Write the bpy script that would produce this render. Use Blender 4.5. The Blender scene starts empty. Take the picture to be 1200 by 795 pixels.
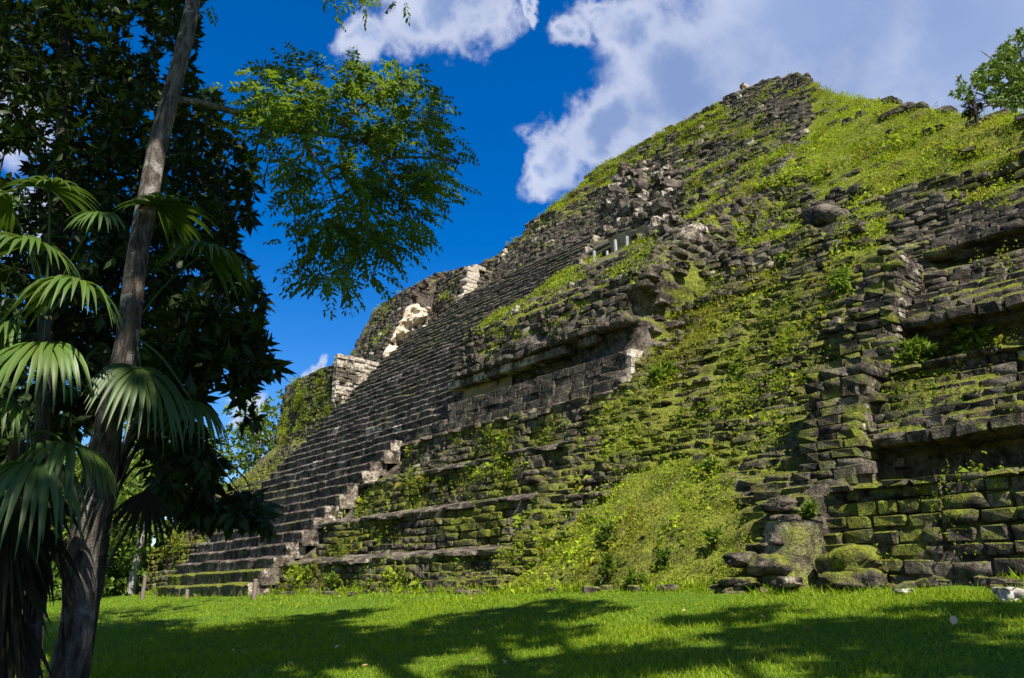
import bpy, math, random
import numpy as np
from mathutils import Vector

random.seed(7)
RNG = np.random.default_rng(11)
SC = bpy.context.scene
R = math.radians

# ------------------------------------------------------------------ camera, sky, sun, exposure
CAMZ = 1.22                                   # lens height above the ground at the photographer's feet
FPX, CX, CY = 915.0, 600.0, 397.5             # focal length and centre in photo pixels (1200 x 795)
TILT = math.atan((700 - CY) / FPX)
cam = bpy.data.cameras.new('camera')
cam.sensor_width = 36.0
cam.lens = FPX / 1200.0 * 36.0
cam.clip_end = 3000
cam_ob = bpy.data.objects.new('camera', cam)
SC.collection.objects.link(cam_ob)
cam_ob.location = (0, 0, CAMZ)
cam_ob.rotation_euler = (math.pi / 2 + TILT, 0, 0)
SC.camera = cam_ob

SUN_DIR = Vector((0.50, -0.86, 1.42)).normalized()      # towards the sun
SUN_EL = math.asin(SUN_DIR.z)
SUN_AZ = math.atan2(SUN_DIR.x, SUN_DIR.y)
sun = bpy.data.lights.new('sun', 'SUN')
sun.energy = 5.0
sun.angle = R(0.55)
sun.color = (1.0, 0.94, 0.84)
sun_ob = bpy.data.objects.new('sun', sun)
SC.collection.objects.link(sun_ob)
sun_ob.rotation_euler = (-SUN_DIR).to_track_quat('-Z', 'Y').to_euler()

SC.view_settings.view_transform = 'Standard'
SC.view_settings.look = 'None'
SC.view_settings.exposure = 1.15
SC.view_settings.gamma = 1.0
SC.cycles.max_bounces = 6
SC.cycles.transparent_max_bounces = 6


def pix_dir(x, y):
    a = (x - CX) / FPX
    b = (CY - y) / FPX
    return np.array([a, math.cos(TILT) - b * math.sin(TILT), math.sin(TILT) + b * math.cos(TILT)])


class NT:
    """small helper to write node trees"""
    def __init__(self, tree):
        self.t = tree
        self.n = tree.nodes
        self.n.clear()

    def node(self, typ, **kw):
        nd = self.n.new(typ)
        for k, v in kw.items():
            if k == 'ins':
                for key, val in v.items():
                    self.set(nd, key, val)
            else:
                setattr(nd, k, v)
        return nd

    def set(self, nd, key, val):
        sock = nd.inputs[key]
        if hasattr(val, 'is_output'):
            self.t.links.new(val, sock)
        else:
            sock.default_value = val

    def math(self, op, a, b=None, c=None, clamp=False):
        nd = self.n.new('ShaderNodeMath')
        nd.operation = op
        nd.use_clamp = clamp
        for i, v in enumerate((a, b, c)):
            if v is not None:
                self.set(nd, i, v)
        return nd.outputs[0]

    def vmath(self, op, a, b=None, scale=None):
        nd = self.n.new('ShaderNodeVectorMath')
        nd.operation = op
        self.set(nd, 0, a)
        if b is not None:
            self.set(nd, 1, b)
        if scale is not None:
            self.set(nd, 'Scale', scale)
        return nd.outputs['Value'] if op in ('DOT_PRODUCT', 'LENGTH', 'DISTANCE') else nd.outputs['Vector']

    def noise(self, vec, scale, detail=4, rough=0.55, dist=0.0):
        nd = self.node('ShaderNodeTexNoise', ins={'Scale': scale, 'Detail': detail, 'Roughness': rough, 'Distortion': dist})
        if vec is not None:
            self.set(nd, 'Vector', vec)
        return nd

    def ramp(self, fac, lo, hi, a=0.0, b=1.0):
        nd = self.node('ShaderNodeMapRange', interpolation_type='SMOOTHSTEP',
                       ins={'Value': fac, 'From Min': lo, 'From Max': hi, 'To Min': a, 'To Max': b})
        return nd.outputs[0]

    def mix(self, fac, a, b, blend='MIX'):
        nd = self.n.new('ShaderNodeMix')
        nd.data_type = 'RGBA'
        nd.blend_type = blend
        self.set(nd, 0, fac)
        self.set(nd, 6, a if hasattr(a, 'is_output') else (*a, 1))
        self.set(nd, 7, b if hasattr(b, 'is_output') else (*b, 1))
        return nd.outputs[2]


world = bpy.data.worlds.new('World')
SC.world = world
world.use_nodes = True
W = NT(world.node_tree)
sky = W.node('ShaderNodeTexSky', sky_type='NISHITA', sun_disc=False, sun_elevation=SUN_EL, sun_rotation=SUN_AZ,
             altitude=200.0, air_density=1.0, dust_density=0.3, ozone_density=2.2)
sky_col = W.node('ShaderNodeHueSaturation', ins={'Hue': 0.512, 'Saturation': 1.5, 'Value': 1.12, 'Color': sky.outputs[0]}).outputs[0]
gen = W.node('ShaderNodeTexCoord').outputs['Generated']
dirn = W.vmath('NORMALIZE', gen)
# clouds: soft balls on the sphere of directions, broken up by noise
warp = W.noise(dirn, 5.0, 5, 0.6)
warp_v = W.vmath('SCALE', W.vmath('SUBTRACT', warp.outputs['Color'], (0.5, 0.5, 0.5)), scale=0.10)
warp2 = W.noise(dirn, 13.0, 6, 0.6)
warp_w = W.vmath('SCALE', W.vmath('SUBTRACT', warp2.outputs['Color'], (0.5, 0.5, 0.5)), scale=0.11)
warped = W.vmath('ADD', W.vmath('ADD', dirn, warp_v), warp_w)
BLOBS = [(720, 150, 62), (672, 180, 48), (648, 190, 38), (800, 110, 120), (745, 30, 60), (668, 44, 30), (700, 20, 26), (950, 10, 230), (1160, 60, 250),
         (820, 210, 110), (1400, 150, 300), (480, 30, 52), (530, 5, 62), (430, 40, 34), (520, 48, 40), (287, 482, 30), (312, 495, 24),
         (371, 432, 15), (25, 140, 55), (80, 250, 25), (265, 375, 26), (30, 250, 45), (255, 395, 20), (611, 8, 14)]
acc = None
for bx_, by_, br in BLOBS:
    d = pix_dir(bx_, by_)
    d = d / np.linalg.norm(d)
    # closeness of the direction to the ball's centre: 1 at the centre, 0 at its rim
    e = W.vmath('DISTANCE', warped, tuple(d))
    k = W.math('SUBTRACT', 1.0, W.math('DIVIDE', e, br / 915.0 * 0.92))
    k = W.math('MULTIPLY', k, 1.0 if br > 60 else 0.8)
    acc = k if acc is None else W.math('SMOOTH_MAX', acc, k, 0.35)
field = W.noise(dirn, 2.3, 6, 0.55).outputs[0]                       # scattered cumulus in the rest of the sky
rest = W.ramp(W.vmath('DOT_PRODUCT', dirn, (0, 0.9, 0.43)), 0.35, 0.60, 1.0, 0.0)
field = W.math('SUBTRACT', W.math('MULTIPLY', W.math('MULTIPLY', W.math('SUBTRACT', field, 0.52), 3.0), rest),
               W.math('SUBTRACT', 1.0, rest))
acc = W.math('MAXIMUM', acc, field)
fine = W.noise(dirn, 16.0, 9, 0.62, 0.3).outputs[0]
dens = W.math('ADD', acc, W.math('MULTIPLY', W.math('SUBTRACT', fine, 0.54), 0.95))
cover = W.ramp(dens, -0.10, 0.50)
thick = W.ramp(W.math('ADD', acc, W.math('MULTIPLY', W.math('SUBTRACT', fine, 0.5), 0.45)), 0.10, 0.82)
broad = W.noise(dirn, 3.5, 3, 0.5).outputs[0]
shade_c = W.mix(W.ramp(broad, 0.35, 0.65), (0.112, 0.160, 0.285), (0.165, 0.215, 0.345))
cloud_c = W.mix(thick, (0.385, 0.40, 0.46), shade_c)
BGS = 0.07
cloud_c = W.mix(1.0, cloud_c, (1 / BGS,) * 3, 'MULTIPLY')
final = W.mix(W.math('MULTIPLY', cover, 0.96), sky_col, cloud_c)
bg = W.node('ShaderNodeBackground', ins={'Color': final, 'Strength': BGS})
wo = W.node('ShaderNodeOutputWorld')
world.node_tree.links.new(bg.outputs[0], wo.inputs[0])

# ------------------------------------------------------------------ places: pyramid frame, pixel helpers, ground
AZ = math.atan(825 / math.hypot(FPX, 700 - CY))
U = np.array([-math.sin(AZ), math.cos(AZ), 0.0])        # along the stair face, away to the left
V = np.array([math.cos(AZ), math.sin(AZ), 0.0])         # into the pyramid
_r = pix_dir(300, 700)
ORG = np.array([_r[0] / _r[1] * 25.0, 25.0, 0.0])       # foot of the stair
COT = 1 / math.tan(R(45.6))
EYE = np.array([0, 0, CAMZ])


def pyr(s, d, z):
    """pyramid coordinates (along, into, above eye level) -> world"""
    s, d, z = np.broadcast_arrays(np.asarray(s, float), np.asarray(d, float), np.asarray(z, float))
    return ORG + s[..., None] * U + d[..., None] * V + (z[..., None] + CAMZ) * np.array([0, 0, 1.0])


def to_sdz(p):
    q = np.asarray(p) - ORG
    return q @ U, q @ V, q[..., 2] - CAMZ


def sz(x, y):
    """point of the mean 45 degree face seen at a photo pixel, as (s, z)"""
    r = pix_dir(x, y)
    t = (ORG @ V) / (r @ V - r[2] * COT)
    p = t * r
    return ((p - ORG) @ U, p[2])


def szd(x, y, d):
    r = pix_dir(x, y)
    t = (d + ORG @ V) / (r @ V)
    p = t * r
    return ((p - ORG) @ U, p[2])


def at(x, y, Y):
    """world point seen at a photo pixel at depth Y"""
    r = pix_dir(x, y)
    return EYE + r * (Y / r[1])


def project(p):
    q = np.asarray(p) - EYE
    c, s_ = math.cos(TILT), math.sin(TILT)
    f = q[..., 1] * c + q[..., 2] * s_
    v = -q[..., 1] * s_ + q[..., 2] * c
    f = np.where(f > 0.1, f, 0.1)
    return CX + q[..., 0] / f * FPX, CY - v / f * FPX, f


def ground_z(x, y):
    """the lawn: nearly level along the pyramid, sloping gently down towards the photographer"""
    x = np.asarray(x, float)
    y = np.asarray(y, float)
    e = -((x - ORG[0]) * V[0] + (y - ORG[1]) * V[1])
    z = 0.04 - 0.118 * np.clip(e, -1.0, 10.5) - 0.02 * np.clip(e - 10.5, 0, 60)
    z = z + 0.05 * np.sin(x * 0.7 + 1.0) * np.sin(y * 0.5) * np.clip(e / 3, 0, 1)
    s_ = (x - ORG[0]) * U[0] + (y - ORG[1]) * U[1]
    z = z + 0.10 * np.exp(-((s_ + 15) / 3.0) ** 2) * np.exp(-((e - 0.2) / 1.5) ** 2)
    return z + CAMZ


def in_poly(px, py, poly):
    px = np.asarray(px)
    py = np.asarray(py)
    inside = np.zeros(px.shape, bool)
    n = len(poly)
    for i in range(n):
        x1, y1 = poly[i]
        x2, y2 = poly[(i + 1) % n]
        c = ((y1 > py) != (y2 > py))
        with np.errstate(divide='ignore', invalid='ignore'):
            xi = (x2 - x1) * (py - y1) / (y2 - y1 + 1e-12) + x1
        inside ^= c & (px < xi)
    return inside


def _hash(ix, iy, seed):
    h = (ix.astype(np.int64) * 374761393 + iy.astype(np.int64) * 668265263 + seed * 974634777) & 0xffffffff
    h = ((h ^ (h >> 13)) * 1274126177) & 0xffffffff
    return ((h ^ (h >> 16)) & 0xffff) / 65535.0


def vnoise(x, y, seed=0):
    x = np.asarray(x, float)
    y = np.asarray(y, float)
    ix = np.floor(x).astype(np.int64)
    iy = np.floor(y).astype(np.int64)
    fx = x - ix
    fy = y - iy
    fx = fx * fx * (3 - 2 * fx)
    fy = fy * fy * (3 - 2 * fy)
    a = _hash(ix, iy, seed)
    b = _hash(ix + 1, iy, seed)
    c = _hash(ix, iy + 1, seed)
    d = _hash(ix + 1, iy + 1, seed)
    return (a * (1 - fx) + b * fx) * (1 - fy) + (c * (1 - fx) + d * fx) * fy


def fbm(x, y, seed=0, octv=4):
    t = 0
    a = 0.5
    for k in range(octv):
        t = t + a * vnoise(np.asarray(x) * 2 ** k, np.asarray(y) * 2 ** k, seed + k * 17)
        a *= 0.5
    return t / (1 - 0.5 ** octv)


# ------------------------------------------------------------------ mesh helpers
class Acc:
    """collects vertices, faces (any size) and a per-vertex colour; build() links ONE mesh object"""
    def __init__(self):
        self.v, self.f, self.c = [], [], []
        self.n = 0

    def add(self, verts, faces, col=(0.5, 0, 0)):
        verts = np.asarray(verts, float).reshape(-1, 3)
        self.v.append(verts)
        for f in (faces if isinstance(faces, tuple) else (faces,)):
            self.f.append(np.asarray(f, np.int64) + self.n)
        col = np.asarray(col, float)
        if col.ndim == 1:
            col = np.tile(col, (len(verts), 1))
        self.c.append(col)
        self.n += len(verts)

    def mesh(self, name, smooth=True, mat=None):
        me = bpy.data.meshes.new(name)
        if not self.v:
            return me
        v = np.concatenate(self.v)
        sizes = np.concatenate([np.full(len(f), f.shape[1]) for f in self.f])
        loops = np.concatenate([f.ravel() for f in self.f])
        me.vertices.add(len(v))
        me.vertices.foreach_set('co', v.ravel())
        me.loops.add(len(loops))
        me.loops.foreach_set('vertex_index', loops)
        me.polygons.add(len(sizes))
        starts = np.concatenate([[0], np.cumsum(sizes)[:-1]])
        me.polygons.foreach_set('loop_start', starts)
        me.polygons.foreach_set('loop_total', sizes)
        me.update(calc_edges=True)
        at_ = me.color_attributes.new('mix', 'FLOAT_COLOR', 'POINT')
        c = np.concatenate(self.c)
        rgba = np.concatenate([c, np.ones((len(c), 1))], 1)
        at_.data.foreach_set('color', rgba.ravel())
        me.polygons.foreach_set('use_smooth', np.full(len(sizes), smooth))
        if mat:
            me.materials.append(mat)
        return me

    def build(self, name, mat, parent=None, smooth=True, origin=None):
        if origin is not None:
            for i in range(len(self.v)):
                self.v[i] = self.v[i] - np.asarray(origin)
        me = self.mesh(name, smooth, mat)
        return link(name, me, parent, origin)


def link(name, me, parent=None, origin=None):
    o = bpy.data.objects.new(name, me)
    SC.collection.objects.link(o)
    if origin is not None:
        o.location = origin
    if parent is not None:
        o.parent = parent
        o.location = Vector(o.location) - Vector(world_loc(parent))
    return o


def child(name, me, parent):
    """a part whose mesh is already in its thing's own coordinates"""
    o = bpy.data.objects.new(name, me)
    SC.collection.objects.link(o)
    o.parent = parent
    return o


def world_loc(o):
    p = Vector((0, 0, 0))
    while o is not None:
        p = p + o.location
        o = o.parent
    return p


def tag(o, label=None, cat=None, group=None, kind=None):
    if label:
        o['label'] = label
    if cat:
        o['category'] = cat
    if group:
        o['group'] = group
    if kind:
        o['kind'] = kind
    return o


def thing(name, label, cat, loc, group=None):
    o = bpy.data.objects.new(name, None)
    o.empty_display_size = 0.2
    SC.collection.objects.link(o)
    o.location = tuple(float(k) for k in loc)
    return tag(o, label, cat, group)


def grid_faces(nr, nc, wrap=False):
    r, c = np.meshgrid(np.arange(nr - 1), np.arange(nc if wrap else nc - 1), indexing='ij')
    c2 = (c + 1) % nc
    return np.stack([r * nc + c, r * nc + c2, (r + 1) * nc + c2, (r + 1) * nc + c], -1).reshape(-1, 4)


def tube(acc, pts, rad, n=10, col=(0.5, 0, 0), rough=0.0, seed=0):
    """tapered, slightly uneven tube along a polyline"""
    pts = np.asarray(pts, float)
    rad = np.broadcast_to(np.asarray(rad, float), (len(pts),))
    tan = np.gradient(pts, axis=0)
    tan /= np.linalg.norm(tan, axis=1, keepdims=True) + 1e-9
    ref = np.array([0.3, 1.0, 0.1]) if abs(tan[0][2]) > 0.6 else np.array([0, 0, 1.0])
    a = np.cross(tan, ref)
    a /= np.linalg.norm(a, axis=1, keepdims=True) + 1e-9
    b = np.cross(tan, a)
    ang = np.linspace(0, 2 * math.pi, n, endpoint=False)
    rr = rad[:, None] * np.ones(n)
    if rough:
        k = np.arange(len(pts))[:, None]
        rr = rr * (1 + rough * (fbm(k * 0.35 + seed, np.cos(ang)[None] * 1.5 + np.sin(ang)[None] * 0.7 + 9, seed) - 0.5) * 2)
    ring = pts[:, None] + rr[..., None] * (np.cos(ang)[None, :, None] * a[:, None] + np.sin(ang)[None, :, None] * b[:, None])
    f = grid_faces(len(pts), n, True)
    acc.add(ring.reshape(-1, 3), f, col)
    acc.add(np.concatenate([ring[-1], pts[-1:]]), [[i, (i + 1) % n, n] for i in range(n)], col)
    acc.add(np.concatenate([ring[0], pts[:1]]), [[(i + 1) % n, i, n] for i in range(n)], col)


def curve_pts(ctrl, n):
    """smooth polyline through control points"""
    ctrl = np.asarray(ctrl, float)
    m = len(ctrl)
    t = np.linspace(0, m - 1, n)
    i = np.clip(t.astype(int), 0, m - 2)
    f = (t - i)[:, None]
    p0 = ctrl[np.clip(i - 1, 0, m - 1)]
    p1 = ctrl[i]
    p2 = ctrl[i + 1]
    p3 = ctrl[np.clip(i + 2, 0, m - 1)]
    return 0.5 * ((2 * p1) + (-p0 + p2) * f + (2 * p0 - 5 * p1 + 4 * p2 - p3) * f ** 2 + (-p0 + 3 * p1 - 3 * p2 + p3) * f ** 3)


def unit(v):
    v = np.asarray(v, float)
    return v / (np.linalg.norm(v, axis=-1, keepdims=True) + 1e-9)


def leaves(acc, c, axis, nrm, L, Wd, col, fold=0.18, droop=0.12):
    """many leaves: base at c, long axis, face normal; each four triangles folded on the midrib"""
    n = len(c)
    axis = unit(axis)
    side = unit(np.cross(axis, nrm))
    up = np.cross(side, axis)
    L = np.broadcast_to(np.asarray(L, float), (n,))[:, None]
    Wd = np.broadcast_to(np.asarray(Wd, float), (n,))[:, None]
    mid = c + axis * L * 0.5 - up * Wd * fold
    l = c + axis * L * 0.45 + side * Wd * 0.5
    r = c + axis * L * 0.45 - side * Wd * 0.5
    tip = c + axis * L - up * L * droop
    v = np.stack([c, l, mid, r, tip], 1).reshape(-1, 3)
    base = (np.arange(n) * 5)[:, None, None]
    f = np.array([[0, 2, 1], [0, 3, 2], [1, 2, 4], [2, 3, 4]])[None] + base
    col = np.asarray(col, float)
    if col.ndim == 1:
        col = np.tile(col, (n, 1))
    acc.add(v, f.reshape(-1, 3), np.repeat(col, 5, 0))


def rand_dirs(n, up=0.0):
    d = RNG.normal(size=(n, 3))
    d[:, 2] += up
    return unit(d)


# stone shapes: chamfered blocks with uneven corners, 24 corners / 44 triangles each
def _chamfer():
    vs, idx = [], {}
    for c in range(8):
        sg = [1 if c >> k & 1 else -1 for k in range(3)]
        for ax in range(3):                      # the corner's point lying on the face across axis ax
            idx[(c, ax)] = len(vs)
            vs.append((sg, ax, c))
    quads, tris = [], []
    pos = lambda i: np.array([vs[i][0][k] * (1.0 if k == vs[i][1] else 0.8) for k in range(3)])

    def orient(f):
        q = np.array([pos(i) for i in f])
        n = np.cross(q[1] - q[0], q[2] - q[0])
        return f if n @ q.mean(0) > 0 else f[::-1]
    for ax in range(3):
        o = [k for k in range(3) if k != ax]
        for sgn in (0, 1):
            cs = [(sgn << ax) | (i << o[0]) | (j << o[1]) for i, j in ((0, 0), (1, 0), (1, 1), (0, 1))]
            quads.append(orient([idx[(c, ax)] for c in cs]))
        for i, j in ((0, 0), (1, 0), (1, 1), (0, 1)):   # edges running along ax
            c0 = (i << o[0]) | (j << o[1])
            c1 = c0 | (1 << ax)
            quads.append(orient([idx[(c0, o[0])], idx[(c0, o[1])], idx[(c1, o[1])], idx[(c1, o[0])]]))
    for c in range(8):
        tris.append(orient([idx[(c, 0)], idx[(c, 1)], idx[(c, 2)]]))
    return vs, (np.array(quads), np.array(tris))


CH_V, CUBE_F = _chamfer()


def stone_template(ch, lump, corner=None):
    """ch: chamfer as a share of the half size (per axis jittered); corner: how far whole corners wander"""
    corner = lump if corner is None else corner
    co = RNG.normal(0, corner, (8, 3))
    v = np.array([[sg[k] * (1.0 if k == ax else 1.0 - ch * RNG.uniform(0.6, 1.5)) for k in range(3)] + co[c] * np.array([1, 1, 1]) for sg, ax, c in CH_V])
    return v + RNG.normal(0, lump * 0.35, v.shape)


HEWN = [stone_template(0.19, 0.055) for _ in range(32)]
ROUND = [stone_template(0.34, 0.085) for _ in range(32)]
BLOCK = [stone_template(0.14, 0.04) for _ in range(32)]
FLAT = [stone_template(0.30, 0.09) for _ in range(32)]


def place_stone(tmpl, s, d, z, ls, ld, lz, yaw=0.0, roll=0.0, pitch=0.0):
    """stone corners in the world; sizes are full extents along, into and up"""
    v = tmpl * np.array([ls / 2, ld / 2, lz / 2])
    cy, sy = math.cos(yaw), math.sin(yaw)
    cr, sr = math.cos(roll), math.sin(roll)
    cp, sp = math.cos(pitch), math.sin(pitch)
    x, y, w = v[:, 0], v[:, 1], v[:, 2]
    y, w = y * cp - w * sp, y * sp + w * cp
    x, w = x * cr - w * sr, x * sr + w * cr
    x, y = x * cy - y * sy, x * sy + y * cy
    return pyr(s + x, d + y, z + w)


# ------------------------------------------------------------------ materials
def new_mat(name):
    m = bpy.data.materials.new(name)
    m.use_nodes = True
    return m, NT(m.node_tree)


def finish(T, color, rough=0.85, bump=None, bump_d=0.02, spec=0.3, trans=0.0, trans_col=None, strength=0.7):
    p = T.node('ShaderNodeBsdfPrincipled')
    T.set(p, 'Base Color', color if hasattr(color, 'is_output') else (*color, 1))
    T.set(p, 'Roughness', rough)
    T.set(p, 'Specular IOR Level', spec)
    if bump is not None:
        b = T.node('ShaderNodeBump', ins={'Height': bump, 'Distance': bump_d, 'Strength': strength})
        T.set(p, 'Normal', b.outputs[0])
    out = T.node('ShaderNodeOutputMaterial')
    if trans:
        tr = T.node('ShaderNodeBsdfTranslucent')
        tc = trans_col if trans_col is not None else color
        T.set(tr, 'Color', tc if hasattr(tc, 'is_output') else (*tc, 1))
        mx = T.node('ShaderNodeMixShader', ins={0: trans})
        T.t.links.new(p.outputs[0], mx.inputs[1])
        T.t.links.new(tr.outputs[0], mx.inputs[2])
        T.t.links.new(mx.outputs[0], out.inputs[0])
    else:
        T.t.links.new(p.outputs[0], out.inputs[0])


def stone_mat(name, moss_col=(0.115, 0.13, 0.011)):
    """weathered limestone: black lichen over grey, pale scars; 'mix' = (tone, moss, pale)"""
    m, T = new_mat(name)
    pos = T.node('ShaderNodeNewGeometry')
    attr = T.node('ShaderNodeAttribute', attribute_name='mix')
    sep = T.node('ShaderNodeSeparateColor', ins={'Color': attr.outputs['Color']})
    tone, moss, pale = sep.outputs[0], sep.outputs[1], sep.outputs[2]
    P = pos.outputs['Position']
    n1 = T.noise(P, 3.2, 6, 0.65).outputs[0]
    n2 = T.noise(P, 11.0, 5, 0.65).outputs[0]
    n3 = T.noise(P, 38.0, 3, 0.6).outputs[0]
    big = T.noise(P, 0.45, 4, 0.55).outputs[0]
    v = T.math('ADD', T.math('MULTIPLY', n1, 0.5), T.math('MULTIPLY', n2, 0.5))
    dark = T.mix(T.ramp(v, 0.38, 0.62), (0.032, 0.026, 0.020), (0.150, 0.122, 0.095))
    dark = T.mix(T.math('MULTIPLY', tone, 0.75), dark, T.mix(T.ramp(v, 0.4, 0.62), (0.075, 0.060, 0.046), (0.26, 0.212, 0.165)))
    lich = T.noise(P, 1.7, 5, 0.7, 0.6).outputs[0]
    dark = T.mix(T.ramp(lich, 0.50, 0.60, 0, 0.8), dark, (0.016, 0.014, 0.012))
    dark = T.mix(T.ramp(lich, 0.44, 0.36, 0, 0.55), dark, (0.24, 0.205, 0.165))
    scars = T.ramp(T.math('ADD', T.math('MULTIPLY', n2, 0.6), T.math('MULTIPLY', n3, 0.4)), 0.60, 0.70)
    scars = T.math('MULTIPLY', scars, T.ramp(big, 0.42, 0.6, 0.15, 0.8))
    col = T.mix(scars, dark, (0.36, 0.33, 0.29))
    palec = T.mix(T.ramp(n2, 0.35, 0.65), (0.34, 0.27, 0.19), (0.62, 0.55, 0.46))
    palem = T.math('MULTIPLY', T.ramp(T.math('ADD', pale, T.math('MULTIPLY', T.math('SUBTRACT', n1, 0.5), 1.2)), 0.4, 0.6), 1.0)
    col = T.mix(palem, col, palec)
    up = T.node('ShaderNodeSeparateXYZ', ins={'Vector': pos.outputs['Normal']}).outputs[2]
    mo = T.math('ADD', T.math('MULTIPLY', up, 0.30), T.math('MULTIPLY', T.math('SUBTRACT', n1, 0.5), 1.3))
    mo = T.math('ADD', mo, T.math('SUBTRACT', T.math('MULTIPLY', moss, 1.1), 0.45))
    mm = T.ramp(mo, 0.0, 0.35)
    mcol = T.mix(T.ramp(n2, 0.35, 0.7), moss_col, tuple(k * 2.0 for k in moss_col))
    var = T.noise(P, 0.9, 4, 0.6).outputs[0]
    mcol = T.mix(T.ramp(var, 0.50, 0.62, 0, 0.8), mcol, (0.070, 0.078, 0.012))
    mcol = T.mix(T.ramp(var, 0.42, 0.32, 0, 0.7), mcol, (0.16, 0.13, 0.045))
    mcol = T.mix(T.ramp(n3, 0.52, 0.68), mcol, (0.055, 0.045, 0.02))
    col = T.mix(T.math('MULTIPLY', mm, 0.92), col, mcol)
    h = T.math('ADD', T.math('MULTIPLY', n1, 1.0), T.math('ADD', T.math('MULTIPLY', n2, 0.6), T.math('MULTIPLY', n3, 0.35)))
    finish(T, col, 0.92, h, 0.13, 0.15, strength=1.0)
    return m


def leaf_mat(name, dark, light, rough=0.5, trans=0.25, spec=0.4, tcol=None):
    m, T = new_mat(name)
    attr = T.node('ShaderNodeAttribute', attribute_name='mix')
    sep = T.node('ShaderNodeSeparateColor', ins={'Color': attr.outputs['Color']})
    col = T.mix(sep.outputs[0], dark, light)
    col = T.mix(sep.outputs[1], col, (0.20, 0.12, 0.03))
    tc = T.mix(0.5, col, tcol or tuple(k * 2.2 for k in light))
    finish(T, col, rough, None, 0, spec, trans, tc)
    return m


def bark_mat(name, a, b, c):
    m, T = new_mat(name)
    P = T.node('ShaderNodeNewGeometry').outputs['Position']
    st = T.vmath('MULTIPLY', P, (1.0, 1.0, 0.22))
    n1 = T.noise(st, 14, 6, 0.65).outputs[0]
    n2 = T.noise(P, 4.0, 5, 0.6).outputs[0]
    n3 = T.noise(P, 45.0, 3, 0.6).outputs[0]
    col = T.mix(T.ramp(n1, 0.35, 0.65), a, b)
    col = T.mix(T.ramp(n2, 0.55, 0.66), col, c)
    col = T.mix(T.ramp(n3, 0.60, 0.72, 0, 0.5), col, (0.02, 0.018, 0.015))
    h = T.math('ADD', n1, T.math('MULTIPLY', n3, 0.3))
    finish(T, col, 0.9, h, 0.08, 0.15, strength=1.0)
    return m


M_STONE = stone_mat('weathered_limestone')


def simple_mat(name, a, b, scale=8.0, rough=0.85, bump=0.02, stretch=(1, 1, 1)):
    m, T = new_mat(name)
    P = T.vmath('MULTIPLY', T.node('ShaderNodeNewGeometry').outputs['Position'], stretch)
    n1 = T.noise(P, scale, 6, 0.65).outputs[0]
    n2 = T.noise(P, scale * 5, 3, 0.6).outputs[0]
    v = T.math('ADD', T.math('MULTIPLY', n1, 0.7), T.math('MULTIPLY', n2, 0.3))
    finish(T, T.mix(T.ramp(v, 0.35, 0.65), a, b), rough, v, bump, 0.2)
    return m


M_STUCCO = simple_mat('worn_stucco', (0.30, 0.22, 0.13), (0.66, 0.57, 0.45), 1.6, 0.9, 0.12)
M_TAN = simple_mat('tan_stucco', (0.16, 0.115, 0.055), (0.33, 0.25, 0.14), 2.0, 0.9, 0.05)
M_WOOD = simple_mat('weathered_wood', (0.10, 0.07, 0.06), (0.20, 0.15, 0.13), 12, 0.85, 0.02, (1, 1, 0.15))
M_POLE = simple_mat('grey_pole_wood', (0.20, 0.20, 0.20), (0.40, 0.39, 0.38), 6, 0.8, 0.01, (1, 1, 0.2))
M_ROOF = simple_mat('shelter_roof_boards', (0.10, 0.10, 0.10), (0.24, 0.23, 0.22), 5, 0.85, 0.02)
M_ROCK = simple_mat('pale_rock', (0.17, 0.15, 0.12), (0.48, 0.44, 0.38), 6, 0.9, 0.04)
M_BARK = bark_mat('grey_bark', (0.035, 0.026, 0.02), (0.14, 0.12, 0.10), (0.25, 0.23, 0.205))
M_DBARK = bark_mat('dark_bark', (0.025, 0.02, 0.016), (0.09, 0.075, 0.06), (0.13, 0.11, 0.10))
M_PBARK = bark_mat('pale_bark', (0.16, 0.14, 0.12), (0.34, 0.31, 0.28), (0.42, 0.40, 0.37))
M_BROAD = leaf_mat('broad_leaf', (0.008, 0.018, 0.004), (0.030, 0.058, 0.010), 0.5, 0.14, 0.16, (0.06, 0.11, 0.01))
M_PINN = leaf_mat('pinnate_leaf', (0.03, 0.07, 0.008), (0.11, 0.19, 0.018), 0.5, 0.38, 0.25, (0.30, 0.42, 0.02))
M_PALM = leaf_mat('palm_leaf', (0.018, 0.045, 0.007), (0.07, 0.13, 0.018), 0.45, 0.25, 0.3, (0.16, 0.26, 0.02))
M_DEAD = leaf_mat('dead_palm_leaf', (0.008, 0.009, 0.005), (0.026, 0.027, 0.013), 0.8, 0.1, 0.1, (0.05, 0.05, 0.02))
M_FAR = leaf_mat('forest_leaf', (0.035, 0.075, 0.010), (0.13, 0.19, 0.022), 0.6, 0.25, 0.2, (0.22, 0.30, 0.02))
M_TOP = leaf_mat('hilltop_tree_leaf', (0.045, 0.10, 0.03), (0.17, 0.22, 0.03), 0.6, 0.25, 0.2, (0.16, 0.24, 0.02))
M_BUSH = leaf_mat('bush_leaf', (0.045, 0.08, 0.008), (0.15, 0.22, 0.02), 0.55, 0.3, 0.2, (0.18, 0.30, 0.02))
M_WEED = leaf_mat('slope_grass', (0.10, 0.15, 0.008), (0.32, 0.41, 0.020), 0.7, 0.35, 0.1, (0.36, 0.40, 0.02))
M_LAWN = leaf_mat('lawn_grass', (0.085, 0.145, 0.004), (0.25, 0.35, 0.009), 0.6, 0.35, 0.15, (0.28, 0.40, 0.008))
M_FALLEN = leaf_mat('fallen_leaf', (0.30, 0.16, 0.05), (0.50, 0.36, 0.20), 0.6, 0.1, 0.3)

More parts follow.
